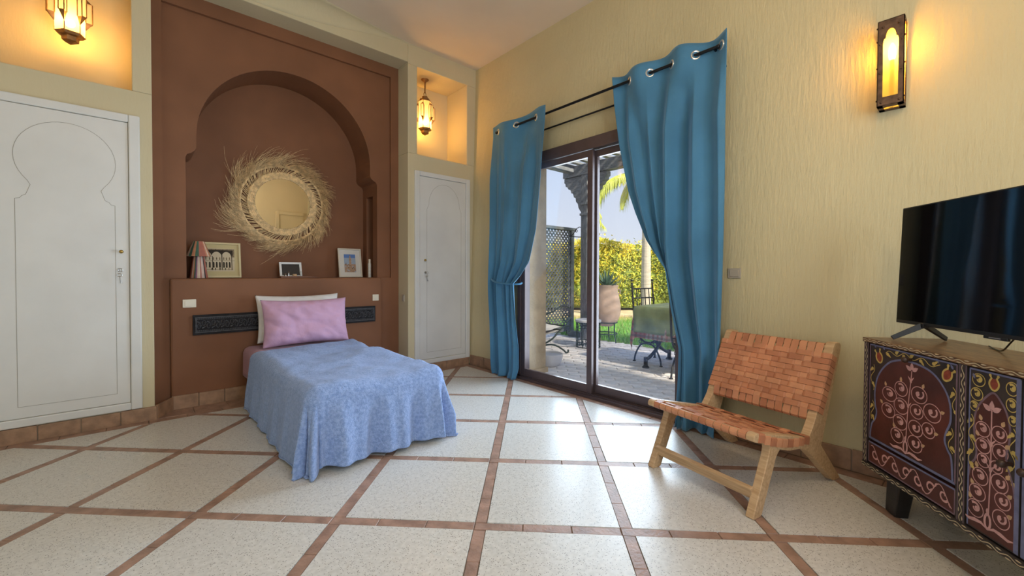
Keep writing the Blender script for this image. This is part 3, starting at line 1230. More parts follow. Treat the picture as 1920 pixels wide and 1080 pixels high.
RC_R = [(2.70, 1.098), (1.7, 1.094), (1.14, 1.098), (0.65, 1.106), (0.22, 1.122), (0.0, 1.15)]
curtain('curtain', 'teal velvet eyelet curtain swept aside and reaching the floor behind the woven chair', 2.70, RC_L, RC_R, RC_M, 2.6, -2 * pi * 2.6 * 0.18,
        [(2.70, 0.045), (2.3, 0.045), (1.3, 0.050), (1.0, 0.055), (0.5, 0.055), (0.0, 0.05)], 0.55, 3.0, [0.14, 0.31, 0.50, 0.76])
# tieback of the first curtain
tb = MB()
tb.tube(catmull([(2.99, 3.54, 1.05), (2.88, 3.52, 1.03), (2.825, 3.38, 1.0), (2.84, 3.20, 0.985), (2.90, 3.115, 0.985), (2.98, 3.15, 1.0), (3.0, 3.35, 1.03)], 6), 0.009, 8)
tag(tb.build('curtain_tieback', M['velvet'], smooth=True), 'thin teal tieback gathering the curtain beside the white cupboard', 'tieback')
rod = thing('curtain_rod', (RX, 0, RZ_), 0, 'black metal rod carrying both teal curtains', 'curtain rod')
MB().tube([(0, 1.17, 0), (0, 3.46, 0)], 0.011, 12).build('rod', M['black_metal'], rod, smooth=True)
for y in (1.165, 3.465):
    MB().sphere((0, y, 0), 0.014).build('finial', M['black_metal'], rod, smooth=True)
for y in (1.19, 3.45):
    MB().bar((0.0, y, -0.004), (xw(2.6) - RX, y, -0.004), 0.012, 0.016).build('bracket', M['black_metal'], rod)
rod2 = thing('curtain_rod', (3.0, 0, 2.513), 0, 'thin empty curtain rod close to the wall under the black one', 'curtain rod')
MB().tube([(0, 1.15, 0), (0, 3.5, 0)], 0.008, 10).build('rod', M['black_metal'], rod2, smooth=True)
for y in (1.2, 3.45):
    MB().bar((0.0, y, 0), (xw(2.513) - 3.0, y, 0), 0.010, 0.012).build('bracket', M['black_metal'], rod2)

# ------------------------------------------------------------------ woven leather lounge chair
M['teak'] = wood('pale_teak', (0.44, 0.27, 0.13), (0.62, 0.42, 0.235), 5, (1.5, 14, 14), 0.45)
M['leather'] = mat('tan_leather', (0.52, 0.215, 0.105), 0.5, var=0.14, vscale=7, bump=0.15, bscale=90)
M['leather_b'] = mat('tan_leather_dark', (0.43, 0.165, 0.08), 0.5, var=0.14, vscale=7, bump=0.15, bscale=90)
M['leather_c'] = mat('tan_leather_light', (0.60, 0.27, 0.135), 0.48, var=0.12, vscale=7, bump=0.15, bscale=90)
ch = thing('lounge_chair', (2.115, 0.933, 0), atan2(-0.978, -0.21), 'low teak lounge chair with woven tan leather seat and back', 'chair')
# local: x across (towards the television), y to the back, z up


def yz(x0):
    return lambda a, b, d: (x0 + d, a, b)


def rnd_poly(pts, r=0.02, n=4):
    """round the corners of a 2D outline"""
    out = []
    k = len(pts)
    for i in range(k):
        p0, p1, p2 = Vector(pts[i - 1]), Vector(pts[i]), Vector(pts[(i + 1) % k])
        d0, d2 = (p0 - p1), (p2 - p1)
        rr_ = min(r, d0.length * 0.45, d2.length * 0.45)
        a, b = p1 + d0.normalized() * rr_, p1 + d2.normalized() * rr_
        for j in range(n + 1):
            t = j / n
            out.append(tuple((1 - t) ** 2 * a + 2 * t * (1 - t) * p1 + t * t * b))
    return out


leg_f = [(-0.024, 0.0), (0.043, 0.0), (0.165, 0.255), (0.205, 0.285), (0.20, 0.33), (0.085, 0.335), (0.108, 0.30), (0.10, 0.27)]
rail = [(-0.024, 0.352), (-0.022, 0.378), (0.0, 0.388), (0.25, 0.330), (0.44, 0.285), (0.56, 0.262), (0.575, 0.205), (0.50, 0.222), (0.40, 0.238), (0.272, 0.252), (0.19, 0.275), (0.10, 0.318), (0.02, 0.338)]
leg_r = [(0.375, 0.240), (0.44, 0.215), (0.52, 0.155), (0.708, 0.0), (0.788, 0.0), (0.58, 0.215), (0.55, 0.262), (0.44, 0.27)]
post = [(0.43, 0.272), (0.455, 0.29), (0.500, 0.345), (0.690, 0.718), (0.705, 0.735), (0.755, 0.735), (0.772, 0.715), (0.765, 0.69), (0.615, 0.315), (0.575, 0.215), (0.55, 0.23), (0.50, 0.262)]
for sx in (-1, 1):
    xi, xo = sx * 0.262, sx * 0.300
    for nm, pl, e_ in (('front_leg', leg_f, 0.0), ('side_rail', rail, 0.0012), ('rear_leg', leg_r, 0.0006), ('back_post', post, 0.0018)):
        mb = MB()
        lo, hi = min(xi, xo) - e_, max(xi, xo) + e_
        mb.prism(rnd_poly(pl, 0.014), yz(0), lo, hi)
        mb.build(nm, M['teak'], ch, bevel=0.005)
MB().bar((-0.27, 0.028, 0.098), (0.27, 0.028, 0.098), 0.026, 0.052, up=(0, -0.3, 1)).build('stretcher', M['teak'], ch, bevel=0.004)
MB().tube([(-0.262, 0.0, 0.365), (0.262, 0.0, 0.365)], 0.017, 12).build('front_rail', M['teak'], ch, smooth=True)
MB().tube([(-0.262, 0.455, 0.268), (0.262, 0.455, 0.268)], 0.015, 12).build('rear_rail', M['teak'], ch, smooth=True)
MB().tube([(-0.262, 0.700, 0.706), (0.262, 0.700, 0.706)], 0.015, 12).build('top_rail', M['teak'], ch, smooth=True)
MB().tube([(-0.262, 0.532, 0.365), (0.262, 0.532, 0.365)], 0.015, 12).build('lower_rail', M['teak'], ch, smooth=True)


def strap(path, across, w_, th, m, parent):
    """flat strap following 3D path; across = unit vector of the width"""
    mb = MB()
    P = [Vector(p) for p in path]
    ac = Vector(across) * (w_ / 2)
    vs = []
    k = len(P)
    for i, p in enumerate(P):
        t = (P[min(i + 1, k - 1)] - P[max(i - 1, 0)]).normalized()
        nn = t.cross(Vector(across)).normalized() * (th / 2)
        vs += [p - ac - nn, p + ac - nn, p + ac + nn, p - ac + nn]
    fs = [(0, 1, 2, 3), tuple(4 * (k - 1) + j for j in (3, 2, 1, 0))]
    for i in range(k - 1):
        for j in range(4):
            j2 = (j + 1) % 4
            fs.append((4 * i + j, 4 * i + j2, 4 * i + 4 + j2, 4 * i + 4 + j))
    mb.add(vs, fs)
    return mb.build('leather_strap', m, parent)


LM = [M['leather'], M['leather'], M['leather_b'], M['leather_c']]
rl = random.Random(3)


def weave(p0, p1, nlong, ncross, half, sag, nrm, wrap0, wrap1, sidewrap, mg=0.0):
    """longitudinal straps run p0->p1 (y,z points), cross straps run along x"""
    p0, p1 = Vector((0, *p0)), Vector((0, *p1))
    nv = Vector((0, *nrm)).normalized()
    T = 0.0052
    wl_, wc_ = 2 * half / nlong, (p1 - p0).length * (1 - 2 * mg) / ncross

    def over(i, j):      # True: longitudinal strap on top
        return (i + 2 * j) % 3 == 0

    def base(u):
        u = mg + u * (1 - 2 * mg)
        return p0.lerp(p1, u) - nv * sag * 4 * u * (1 - u)
    for i in range(nlong):
        x = -half + wl_ * (i + 0.5)
        path = [Vector((x, 0, 0)) + q for q in wrap0]
        for j in range(ncross):
            sg = 1 if over(i, j) else -1
            for u in (j + 0.22, j + 0.78):
                path.append(Vector((x, 0, 0)) + base(u / ncross) + nv * (T * 0.62 * sg))
        path += [Vector((x, 0, 0)) + q for q in wrap1]
        strap(path, (1, 0, 0), wl_ * 0.87, 0.0036, rl.choice(LM), ch)
    al = (p1 - p0).normalized()
    for j in range(ncross):
        b = base((j + 0.5) / ncross)
        path = []
        for q in sidewrap:
            path.append(Vector((-q[0], 0, 0)) + b + nv * q[1])
        for i in range(nlong):
            sg = -1 if over(i, j) else 1
            for u in (i + 0.22, i + 0.78):
                path.append(Vector((-half + wl_ * u, 0, 0)) + b + nv * (T * 0.62 * sg))
        for q in reversed(sidewrap):
            path.append(Vector((q[0], 0, 0)) + b + nv * q[1])
        strap(path, al, wc_ * 0.90, 0.0036, rl.choice(LM), ch)


def arc_pts(c, r, a0, a1, n=5):
    return [Vector((0, c[0] + r * cos(lerp(a0, a1, i / n)), c[1] + r * sin(lerp(a0, a1, i / n)))) for i in range(n + 1)]


# back: plane along the posts' front
bn = Vector((-(0.718 - 0.345), 0.69 - 0.50)).normalized()   # normal towards the sitter
weave((0.508, 0.378), (0.677, 0.706), 13, 10, 0.262, 0.006, (bn.x, bn.y), arc_pts((0.532, 0.365), 0.020, -0.6, -3.4, 5)[0:5], arc_pts((0.700, 0.706), 0.021, 2.6, 0.3, 5)[1:],
      [(0.3045, -0.058), (0.3045, -0.004), (0.301, 0.002), (0.27, 0.0035)], 0.07)
# seat
weave((0.012, 0.384), (0.455, 0.288), 13, 9, 0.262, 0.022, (0.21, 0.97), arc_pts((0.0, 0.365), 0.0195, -1.9, -4.45, 6)[0:6], arc_pts((0.455, 0.268), 0.018, 1.4, -0.6, 4)[1:],
      [(0.3035, -0.035), (0.3035, -0.001), (0.300, 0.004), (0.27, 0.0045)])

# ------------------------------------------------------------------ painted cabinet
M['cab_brown'] = mat('cabinet_oxblood', (0.085, 0.022, 0.018), 0.42, var=0.35, vscale=5, bump=0.05, bscale=60)
M['cab_dark'] = mat('cabinet_dark', (0.032, 0.024, 0.022), 0.45, var=0.3, vscale=8, bump=0.05, bscale=60)
M['cab_navy'] = mat('cabinet_navy', (0.040, 0.045, 0.085), 0.45, var=0.3, vscale=8)
M['cab_top'] = wood('cabinet_top_wood', (0.045, 0.018, 0.008), (0.30, 0.16, 0.065), 3.0, (3, 26, 10), 0.30, 18, 0.1)
M['paint_pink'] = mat('paint_pink', (0.60, 0.34, 0.33), 0.6, var=0.12, vscale=40)
M['paint_cream'] = mat('paint_cream', (0.58, 0.49, 0.32), 0.6, var=0.12, vscale=40)
M['paint_yellow'] = mat('paint_yellow', (0.56, 0.42, 0.12), 0.6, var=0.15, vscale=40)
M['paint_tan'] = mat('paint_tan', (0.56, 0.36, 0.20), 0.6, var=0.15, vscale=40)
M['paint_blue'] = mat('paint_blue', (0.155, 0.17, 0.30), 0.6, var=0.15, vscale=30)
M['paint_mauve'] = mat('paint_mauve', (0.20, 0.13, 0.17), 0.6, var=0.15, vscale=30)
M['paint_red'] = mat('paint_red', (0.26, 0.05, 0.025), 0.6, var=0.25, vscale=60)
M['black_wood'] = mat('black_leg_wood', (0.018, 0.016, 0.016), 0.35, var=0.3, vscale=20, bump=0.1)
M['knob_wood'] = mat('knob_wood', (0.045, 0.022, 0.015), 0.35)
CAB_R = radians(180 + 39.5)
CO = (2.646, 0.359, 0)
cab = thing('painted_cabinet', CO, CAB_R, 'low dark red cabinet hand-painted with pink scrolls and cream vines, under the television', 'cabinet')
CL, CD = 1.444, 0.36
Z0, Z1 = 0.168, 0.792
# local x along the front, y into the depth, front at y=0
b = MB()
b.box(0, CL, 0.022, CD, Z0 + 0.022, Z1 - 0.02)
b.build('carcass', M['cab_dark'], cab)
MB().box(-0.004, CL + .004, -0.006, CD, Z1 - 0.020, Z1).build('top_board', M['cab_top'], cab, bevel=0.002)
MB().box(-0.002, CL + .002, -0.004, CD, Z0, Z0 + 0.024).build('bottom_rail', M['cab_dark'], cab, bevel=0.005)
for x0, x1 in ((0.0, 0.030), (0.500, 0.538), (0.906, 0.944), (1.414, CL)):
    MB().box(x0, x1, 0.0, 0.024, Z0 + 0.024, Z1 - 0.02).build('stile', M['cab_dark'], cab)
for (x, y) in ((0.145, 0.07), (CL - 0.145, 0.07), (0.145, CD - .07), (CL - .145, CD - .07)):
    g = MB()
    g.bar((x, y, Z0 + .003), (x - (0.012 if x < .5 else -.012), y - (.01 if y < .2 else -.01), 0.0), 0.078, 0.070, up=(0, 1, 0), taper=0.80)
    g.build('leg', M['black_wood'], cab, bevel=0.006)


class Paint:
    """thin raised paint strokes on the plane y = const (x along the front, z up)"""

    def __init__(s):
        s.mb = MB()
        s.lay = 0

    def y(s):
        s.lay += 1
        return s.y0 - 0.00035 - (s.lay % 7) * 0.00003

    def start(s, y0):
        s.y0 = y0
        return s

    def stroke(s, pts, w_, m, w1=None, closed=False, taper=False):
        k = len(pts)
        y = s.y()
        vs, fs = [], []
        for i, p in enumerate(pts):
            q0 = pts[(i - 1) % k] if closed else pts[max(i - 1, 0)]
            q1 = pts[(i + 1) % k] if closed else pts[min(i + 1, k - 1)]
            dx, dz = q1[0] - q0[0], q1[1] - q0[1]
            L = sqrt(dx * dx + dz * dz) or 1
            t = i / max(1, k - 1)
            ww = lerp(w_, w1, t) if w1 is not None else w_
            if taper:
                ww = w_ * (0.15 + sin(pi * min(1, t * 1.0)) * 0.85)
            nx, nz = -dz / L * ww / 2, dx / L * ww / 2
            vs += [(p[0] + nx, y, p[1] + nz), (p[0] - nx, y, p[1] - nz)]
        for i in range(k if closed else k - 1):
            j = (i + 1) % k
            fs.append((2 * i, 2 * j, 2 * j + 1, 2 * i + 1))
        s.mb.add(vs, fs, m)

    def ell(s, c, rx, rz, m, n=14, rot=0.0):
        y = s.y()
        vs = [(c[0] + rx * cos(a) * cos(rot) - rz * sin(a) * sin(rot), y, c[1] + rx * cos(a) * sin(rot) + rz * sin(a) * cos(rot)) for a in [2 * pi * i / n for i in range(n)]]
        s.mb.add(vs, [tuple(range(n))], m)

    def ring(s, c, rx, rz, w_, m, a0=0.0, a1=2 * pi, n=26):
        pts = [(c[0] + rx * cos(lerp(a0, a1, i / n)), c[1] + rz * sin(lerp(a0, a1, i / n))) for i in range(n + 1)]
        s.stroke(pts, w_, m)

    def leaf(s, p, ang, L, wd, m):
        pts = []
        n = 7
        for i in range(n + 1):
            t = i / n
            pts.append((t * L, wd / 2 * sin(pi * t ** 0.8)))
        for i in range(n - 1, 0, -1):
            t = i / n
            pts.append((t * L, -wd / 2 * sin(pi * t ** 0.8)))
        y = s.y()
        vs = [(p[0] + a * cos(ang) - b_ * sin(ang), y, p[1] + a * sin(ang) + b_ * cos(ang)) for a, b_ in pts]
        s.mb.add(vs, [tuple(range(len(vs)))], m)

    def scroll(s, c, rx, rz, mline, mfill, sg=1, w_=0.0035):
        """open circle with a curled leaf inside"""
        s.ring(c, rx, rz, w_, mline)
        # comma: a spiral body and a tail
        pts = []
        for i in range(15):
            a = pi * 0.75 + sg * -1.0 * i * 0.40
            k = 0.62 * (1 - i / 22)
            pts.append((c[0] + sg * 0.0 + rx * k * cos(a) * sg, c[1] + rz * k * sin(a) + rz * 0.10))
        s.stroke(pts, 0.008, mfill, w1=0.004)
        s.ell((c[0] + 0.18 * rx * sg, c[1] + 0.10 * rz), rx * 0.26, rz * 0.26, mfill)

    def build(s, name, parent):
        cols = ['paint_pink', 'paint_cream', 'paint_yellow', 'paint_tan', 'paint_blue', 'paint_mauve', 'paint_red', 'cab_navy', 'cab_dark', 'cab_brown']
        o = s.mb.build(name, [M[c] for c in cols], parent, fix=False)
        o['kind'] = 'stuff'
        return o


PK, CR, YE, TA, BL_, MV, RD, NV, DK, BR = range(10)


def wave(P, x0, z0, x1, z1, amp, wl_, w_=0.004, lf=0.012):
    L = sqrt((x1 - x0) ** 2 + (z1 - z0) ** 2)
    ux, uz = (x1 - x0) / L, (z1 - z0) / L
    n = int(L / wl_ * 10)
    pts = []
    for i in range(n + 1):
        t = L * i / n
        k = amp * sin(2 * pi * t / wl_)
        pts.append((x0 + ux * t - uz * k, z0 + uz * t + ux * k))
    P.stroke(pts, w_, CR)
    m = int(L / wl_ * 2)
    for i in range(m):
        t = (i + 0.5) * wl_ / 2
        k = -amp * 1.35 * (1 if i % 2 == 0 else -1)
        c = (x0 + ux * t - uz * k, z0 + uz * t + ux * k)
        P.leaf((c[0] - ux * lf / 2, c[1] - uz * lf / 2), atan2(uz, ux), lf, 0.005, CR)


def tulip(P, c, sc, ang=0.0):
    def R(p):
        return (c[0] + sc * (p[0] * cos(ang) - p[1] * sin(ang)), c[1] + sc * (p[0] * sin(ang) + p[1] * cos(ang)))
    n = 20
    y = P.y()
    body = [(0.0, -1.0)] + [(0.75 * sin(pi * (0.12 + 0.80 * i / 12)) ** 0.8, -1 + 2.0 * (i + 1) / 13.0) for i in range(12)]
    full = body + [(-a, b_) for a, b_ in body[::-1][:-1]]
    P.mb.add([(R(p)[0], y, R(p)[1]) for p in full], [tuple(range(len(full)))], RD)
    P.stroke([R(p) for p in body] + [R((0.62, 1.25))], 0.28 * sc, YE)
    P.stroke([R((-a, b_)) for a, b_ in body] + [R((-0.62, 1.25))], 0.28 * sc, YE)
    for q in ((0.62, 1.3), (-0.62, 1.3)):
        P.ell(R(q), 0.22 * sc, 0.22 * sc, YE, 10)


def vine(P, pts, m, r=0.014, w_=0.003):
    """curling vine through pts with curled buds on alternate sides"""
    cs = catmull([(p[0], p[1], 0) for p in pts], 8)
    line = []
    L = 0
    for i, p in enumerate(cs):
        if i:
            L += (cs[i] - cs[i - 1]).length
        q0, q1 = cs[max(i - 1, 0)], cs[min(i + 1, len(cs) - 1)]
        t = (q1 - q0).normalized()
        k = 0.010 * sin(L / 0.045 * pi)
        line.append((p.x - t.y * k, p.y + t.x * k))
    P.stroke(line, w_, m)
    n = max(1, int(L / 0.045))
    for i in range(n):
        idx = min(len(cs) - 2, int((i + 0.5) / n * (len(cs) - 1)))
        p = cs[idx]
        t = (cs[idx + 1] - cs[idx]).normalized()
        sg = -1 if i % 2 == 0 else 1
        c = (p.x - t.y * sg * 0.004, p.y + t.x * sg * 0.004)
        P.ell(c, 0.0085, 0.0075, m, 12)
        P.leaf(c, atan2(t.y, t.x) + sg * 0.7, 0.024, 0.010, m)


def tree(P, circles, stem, base, topc, berries, lw_=0.0035):
    for (x, z, rx, rz) in circles:
        sg = 1 if x < stem[1][0] else -1
        P.scroll((x, z), rx * 1.12, rz * 1.12, PK, PK, sg, lw_)
    st = [(p.x, p.y) for p in catmull([(a, b_, 0) for a, b_ in stem], 6)]
    P.stroke(st, 0.0045, PK)
    for q in (0.35, 0.68):
        i = int(q * (len(st) - 1))
        P.ell(st[i], 0.006, 0.008, PK)
        for a in (0.9, pi - 0.9):
            P.leaf(st[i], a + 0.0, 0.026, 0.006, PK)
    for a in (pi / 2, 0.55, pi - 0.55):
        P.leaf((topc[0] + 0.004 * cos(a), topc[1] + 0.004 * sin(a)), a, 0.034, 0.018, PK)
    x, z = base
    P.ell((x, z + 0.028), 0.014, 0.030, PK)
    P.ell((x, z + 0.028), 0.006, 0.020, BR)
    P.ell((x, z + 0.064), 0.006, 0.010, PK)
    for sg in (-1, 1):
        P.stroke([(x, z), (x + sg * 0.022, z + 0.012), (x + sg * 0.045, z + 0.010), (x + sg * 0.068, z + 0.004), (x + sg * 0.088, z + 0.010)], 0.013, PK, taper=True)
    for (bx, bz, a) in berries:
        P.leaf((bx, bz), a, 0.022, 0.014, TA)


C1 = [(0.162, 0.559, 0.037, 0.028), (0.229, 0.601, 0.031, 0.028), (0.324, 0.601, 0.035, 0.030), (0.23, 0.526, 0.035, 0.030), (0.157, 0.484, 0.035, 0.028), (0.313, 0.529, 0.029, 0.026), (0.388, 0.547, 0.036, 0.032), (0.225, 0.453, 0.034, 0.028), (0.309, 0.457, 0.032, 0.029), (0.372, 0.472, 0.028, 0.027), (0.211, 0.391, 0.032, 0.028), (0.307, 0.391, 0.033, 0.030)]
A1R = [(0.258, 0.728), (0.304, 0.727), (0.366, 0.716), (0.412, 0.691), (0.45, 0.648), (0.468, 0.601), (0.47, 0.543), (0.452, 0.494), (0.447, 0.46), (0.461, 0.429), (0.476, 0.404), (0.483, 0.324)]
A1L = [(0.258, 0.728), (0.213, 0.722), (0.161, 0.702), (0.115, 0.660), (0.087, 0.615), (0.076, 0.575), (0.071, 0.53), (0.076, 0.482), (0.084, 0.455), (0.077, 0.42), (0.056, 0.39), (0.046, 0.345), (0.046, 0.324)]


def mir(pts, s_):
    """mirror about the cabinet middle"""
    return [(CL - p[0], *p[1:]) for p in pts] if s_ else pts


def side_module(s_):
    def X(a):
        return CL - a if s_ else a

    def bx(x0, x1, y0, y1, z0, z1):
        a, b_ = X(x0), X(x1)
        return MB().box(min(a, b_), max(a, b_), y0, y1, z0, z1)
    dr = bx(0.032, 0.498, 0.004, 0.024, 0.312, 0.768).build('drop_door', M['cab_dark'], cab, bevel=0.002)
    dw = bx(0.032, 0.498, 0.004, 0.024, 0.198, 0.300).build('drawer_front', M['cab_brown'], cab, bevel=0.002)
    P = Paint().start(0.004)
    # arched field
    y = P.y()
    L_, R_ = mir(A1L, s_), mir(A1R, s_)
    cl = [(p.x, p.y) for p in catmull([(a, b_, 0) for a, b_ in L_], 5)]
    crr = [(p.x, p.y) for p in catmull([(a, b_, 0) for a, b_ in R_], 5)]
    for side in (cl, crr):
        cx_ = X(0.265)
        for (a, b_) in zip(side, side[1:]):
            P.mb.add([(a[0], y, a[1]), (b_[0], y, b_[1]), (cx_, y, b_[1]), (cx_, y, a[1])], [(0, 1, 2, 3)], BR)
    P.start(0.0036)
    P.stroke(cl, 0.0085, BL_)
    P.stroke(crr, 0.0085, BL_)
    fr_ = [(X(0.037), 0.318), (X(0.037), 0.763), (X(0.493), 0.763), (X(0.493), 0.318)]
    P.stroke([fr_[0], fr_[1]], 0.006, MV)
    P.stroke([fr_[1], fr_[2]], 0.006, BL_)
    P.stroke([fr_[2], fr_[3]], 0.006, MV)
    P.stroke([fr_[3], fr_[0]], 0.010, BL_)
    tree(P, mir(C1, s_), mir([(0.285, 0.691), (0.281, 0.647), (0.269, 0.537), (0.257, 0.345)], s_), (X(0.257), 0.330), (X(0.285), 0.690),
         [(X(a), b_, c_ if not s_ else pi - c_) for a, b_, c_ in ((0.228, 0.632, 1.6), (0.142, 0.590, 1.9), (0.340, 0.632, 1.2), (0.123, 0.505, 2.4), (0.425, 0.560, 0.4), (0.398, 0.468, 0.3), (0.196, 0.420, 2.0), (0.338, 0.395, 0.5))])
    tulip(P, (X(0.096), 0.712), 0.026, 0.35 if not s_ else -0.35)
    tulip(P, (X(0.452), 0.715), 0.026, -0.55 if not s_ else 0.55)
    vine(P, mir([(0.135, 0.738), (0.20, 0.748), (0.265, 0.748), (0.33, 0.747), (0.42, 0.738)], s_), YE)
    vine(P, mir([(0.478, 0.675), (0.486, 0.62), (0.486, 0.555)], s_), YE)
    vine(P, mir([(0.475, 0.52), (0.471, 0.47), (0.478, 0.425)], s_), YE)
    vine(P, mir([(0.062, 0.672), (0.054, 0.62), (0.055, 0.55)], s_), YE)
    vine(P, mir([(0.056, 0.50), (0.060, 0.45), (0.052, 0.41)], s_), YE)
    for a, b_ in ((0.075, 0.752), (0.13, 0.752), (0.415, 0.752), (0.478, 0.742)):
        P.leaf((X(a), b_), 2.2, 0.022, 0.010, BL_)
    P.build('painted_ornament', dr)
    P = Paint().start(0.004)
    for (x0, z0, x1, z1) in ((0.037, 0.203, 0.037, 0.296), (0.493, 0.203, 0.493, 0.296), (0.037, 0.203, 0.493, 0.203)):
        P.stroke([(X(x0), z0), (X(x1), z1)], 0.005, MV)
    P.stroke([(X(0.037), 0.296), (X(0.493), 0.296)], 0.007, BL_)
    # running scroll
    line = []
    for i in range(121):
        t = i / 120
        line.append((X(0.052 + 0.43 * t), 0.249 + 0.034 * sin(t * 2 * pi * 3.5 + 1.2)))
    P.stroke(line, 0.004, PK)
    for k in range(7):
        t = (k + 0.42) / 7
        c = (0.052 + 0.43 * t, 0.249)
        sg = 1 if k % 2 else -1
        pts = []
        for i in range(15):
            a = 0.6 + i * 0.40
            q = 0.026 * (1 - i / 19)
            pts.append((X(c[0] + q * cos(a) * 0.8), c[1] + sg * q * sin(a) * 0.9))
        P.stroke(pts, 0.009, PK, w1=0.0045)
        P.leaf((X(c[0] + 0.022), c[1] + sg * 0.014), (1.2 if not s_ else pi - 1.2) * sg, 0.02, 0.008, PK)
    P.build('painted_ornament', dw)
    kb = MB()
    kb.tube([(X(0.280), 0.004, 0.737), (X(0.280), -0.012, 0.737)], 0.007, 10)
    kb.sphere((X(0.280), -0.020, 0.737), 0.013, 12, 8)
    kb.build('knob', M['knob_wood'], dr, smooth=True)


side_module(False)
side_module(True)
C2 = [(0.595, 0.561, 0.023, 0.023), (0.652, 0.564, 0.023, 0.024), (0.597, 0.504, 0.023, 0.023), (0.656, 0.505, 0.023, 0.024), (0.6, 0.454, 0.02, 0.021), (0.645, 0.451, 0.018, 0.018), (0.589, 0.393, 0.025, 0.026), (0.656, 0.4, 0.025, 0.027), (0.58, 0.332, 0.026, 0.025), (0.667, 0.346, 0.023, 0.024), (0.574, 0.273, 0.026, 0.026), (0.663, 0.283, 0.025, 0.027)]
A2 = [(0.545, 0.375), (0.556, 0.424), (0.569, 0.446), (0.574, 0.473), (0.567, 0.518), (0.563, 0.576), (0.574, 0.629), (0.601, 0.672), (0.629, 0.697), (0.653, 0.678), (0.674, 0.643), (0.686, 0.593), (0.683, 0.537), (0.675, 0.501), (0.685, 0.456), (0.700, 0.410), (0.704, 0.375)]


def mid_door(s_):
    def X(a):
        return CL - a if s_ else a
    a, b_ = X(0.540), X(0.719)
    d_ = MB().box(min(a, b_), max(a, b_), 0.004, 0.024, 0.196, 0.768).build('cabinet_door', M['cab_dark'], cab, bevel=0.002)
    P = Paint().start(0.004)
    y = P.y()
    pl = [(p.x, p.y) for p in catmull([(p[0], p[1], 0) for p in A2], 5)]
    for (p, q) in zip(pl, pl[1:]):
        P.mb.add([(X(p[0]), y, p[1]), (X(q[0]), y, q[1]), (X(0.627), y, q[1] if q[1] < 0.69 else 0.69), (X(0.627), y, p[1] if p[1] < 0.69 else 0.69)], [(0, 1, 2, 3)], BR)
    P.mb.add([(X(0.548), y, 0.203), (X(0.708), y, 0.203), (X(0.708), y, 0.376), (X(0.548), y, 0.376)], [(0, 1, 2, 3)], BR)
    P.start(0.0036)
    P.stroke([(X(p[0]), p[1]) for p in pl], 0.007, MV)
    P.stroke([(X(0.545), 0.20), (X(0.545), 0.763)], 0.006, BL_)
    P.stroke([(X(0.545), 0.763), (X(0.715), 0.763)], 0.006, BL_)
    P.stroke([(X(0.711), 0.763), (X(0.711), 0.20)], 0.015, BL_)
    tree(P, mir(C2, s_), mir([(0.625, 0.643), (0.625, 0.52), (0.625, 0.432), (0.620, 0.245)], s_), (X(0.618), 0.222), (X(0.625), 0.632),
         [(X(q[0]), q[1], q[2] if not s_ else pi - q[2]) for q in ((0.590, 0.590, 1.9), (0.660, 0.592, 1.2), (0.580, 0.532, 2.0), (0.672, 0.525, 0.8), (0.578, 0.420, 1.8), (0.676, 0.425, 0.9), (0.565, 0.352, 2.0), (0.682, 0.365, 0.8), (0.556, 0.300, 1.9), (0.682, 0.300, 0.7))], 0.003)
    tulip(P, (X(0.631), 0.727), 0.022)
    for (x, z, rx, rz) in [(0.577, 0.728, 0.023, 0.022), (0.571, 0.677, 0.022, 0.022), (0.563, 0.633, 0.016, 0.017), (0.690, 0.727, 0.019, 0.022), (0.690, 0.674, 0.018, 0.022), (0.694, 0.624, 0.013, 0.016)]:
        P.scroll((X(x), z), rx, rz, YE, YE, 1, 0.003)
    vine(P, mir([(0.553, 0.60), (0.553, 0.53), (0.556, 0.46), (0.550, 0.41)], s_), YE)
    vine(P, mir([(0.697, 0.60), (0.695, 0.53), (0.694, 0.46), (0.698, 0.40)], s_), YE)
    for q in ((0.556, 0.748), (0.703, 0.748)):
        P.leaf((X(q[0]), q[1]), -1.2, 0.02, 0.010, BL_)
    P.build('painted_ornament', d_)
    kb = MB()
    kb.tube([(X(0.690), 0.004, 0.482), (X(0.690), -0.014, 0.482)], 0.007, 10)
    kb.sphere((X(0.690), -0.022, 0.482), 0.0135, 12, 8)
    kb.build('knob', M['knob_wood'], d_, smooth=True)


mid_door(False)
mid_door(True)
P = Paint().start(-0.0062)
wave(P, 0.0, Z1 - 0.010, CL, Z1 - 0.010, 0.004, 0.062, 0.0032, 0.022)
P.start(-0.0042)
wave(P, 0.0, Z0 + 0.012, CL, Z0 + 0.012, 0.005, 0.062, 0.0032, 0.022)
P.start(0.0)
for x in (0.016, 0.521, 0.923, 1.428):
    wave(P, x, Z0 + 0.026, x, Z1 - 0.024, 0.005, 0.055, 0.0032, 0.018)
    P.stroke([(x - 0.012, Z0 + .026), (x - 0.012, Z1 - .024)], 0.003, MV)
    P.stroke([(x + 0.012, Z0 + .026), (x + 0.012, Z1 - .024)], 0.003, MV)
P.build('painted_border', cab)

# ------------------------------------------------------------------ television
M['tv_black'] = mat('tv_black_plastic', (0.012, 0.012, 0.013), 0.35)
M['tv_screen'] = mat('tv_screen', (0.004, 0.004, 0.005), 0.05, spec=0.35)
TVC = Matrix.Rotation(CAB_R, 4, 'Z') @ Vector((0.452, 0.165, 0))
tv = thing('television', (CO[0] + TVC.x, CO[1] + TVC.y, Z1), CAB_R, 'black flat television on splayed feet, standing on the painted cabinet', 'television')
tw, th0, th1 = 0.487, 0.072, 0.628
tl = -radians(2.2)


def tilt(mb):
    mb.v = [(x, y * cos(tl) - z * sin(tl) * 1.0, z * cos(tl) + y * sin(tl)) for x, y, z in mb.v]
    return mb


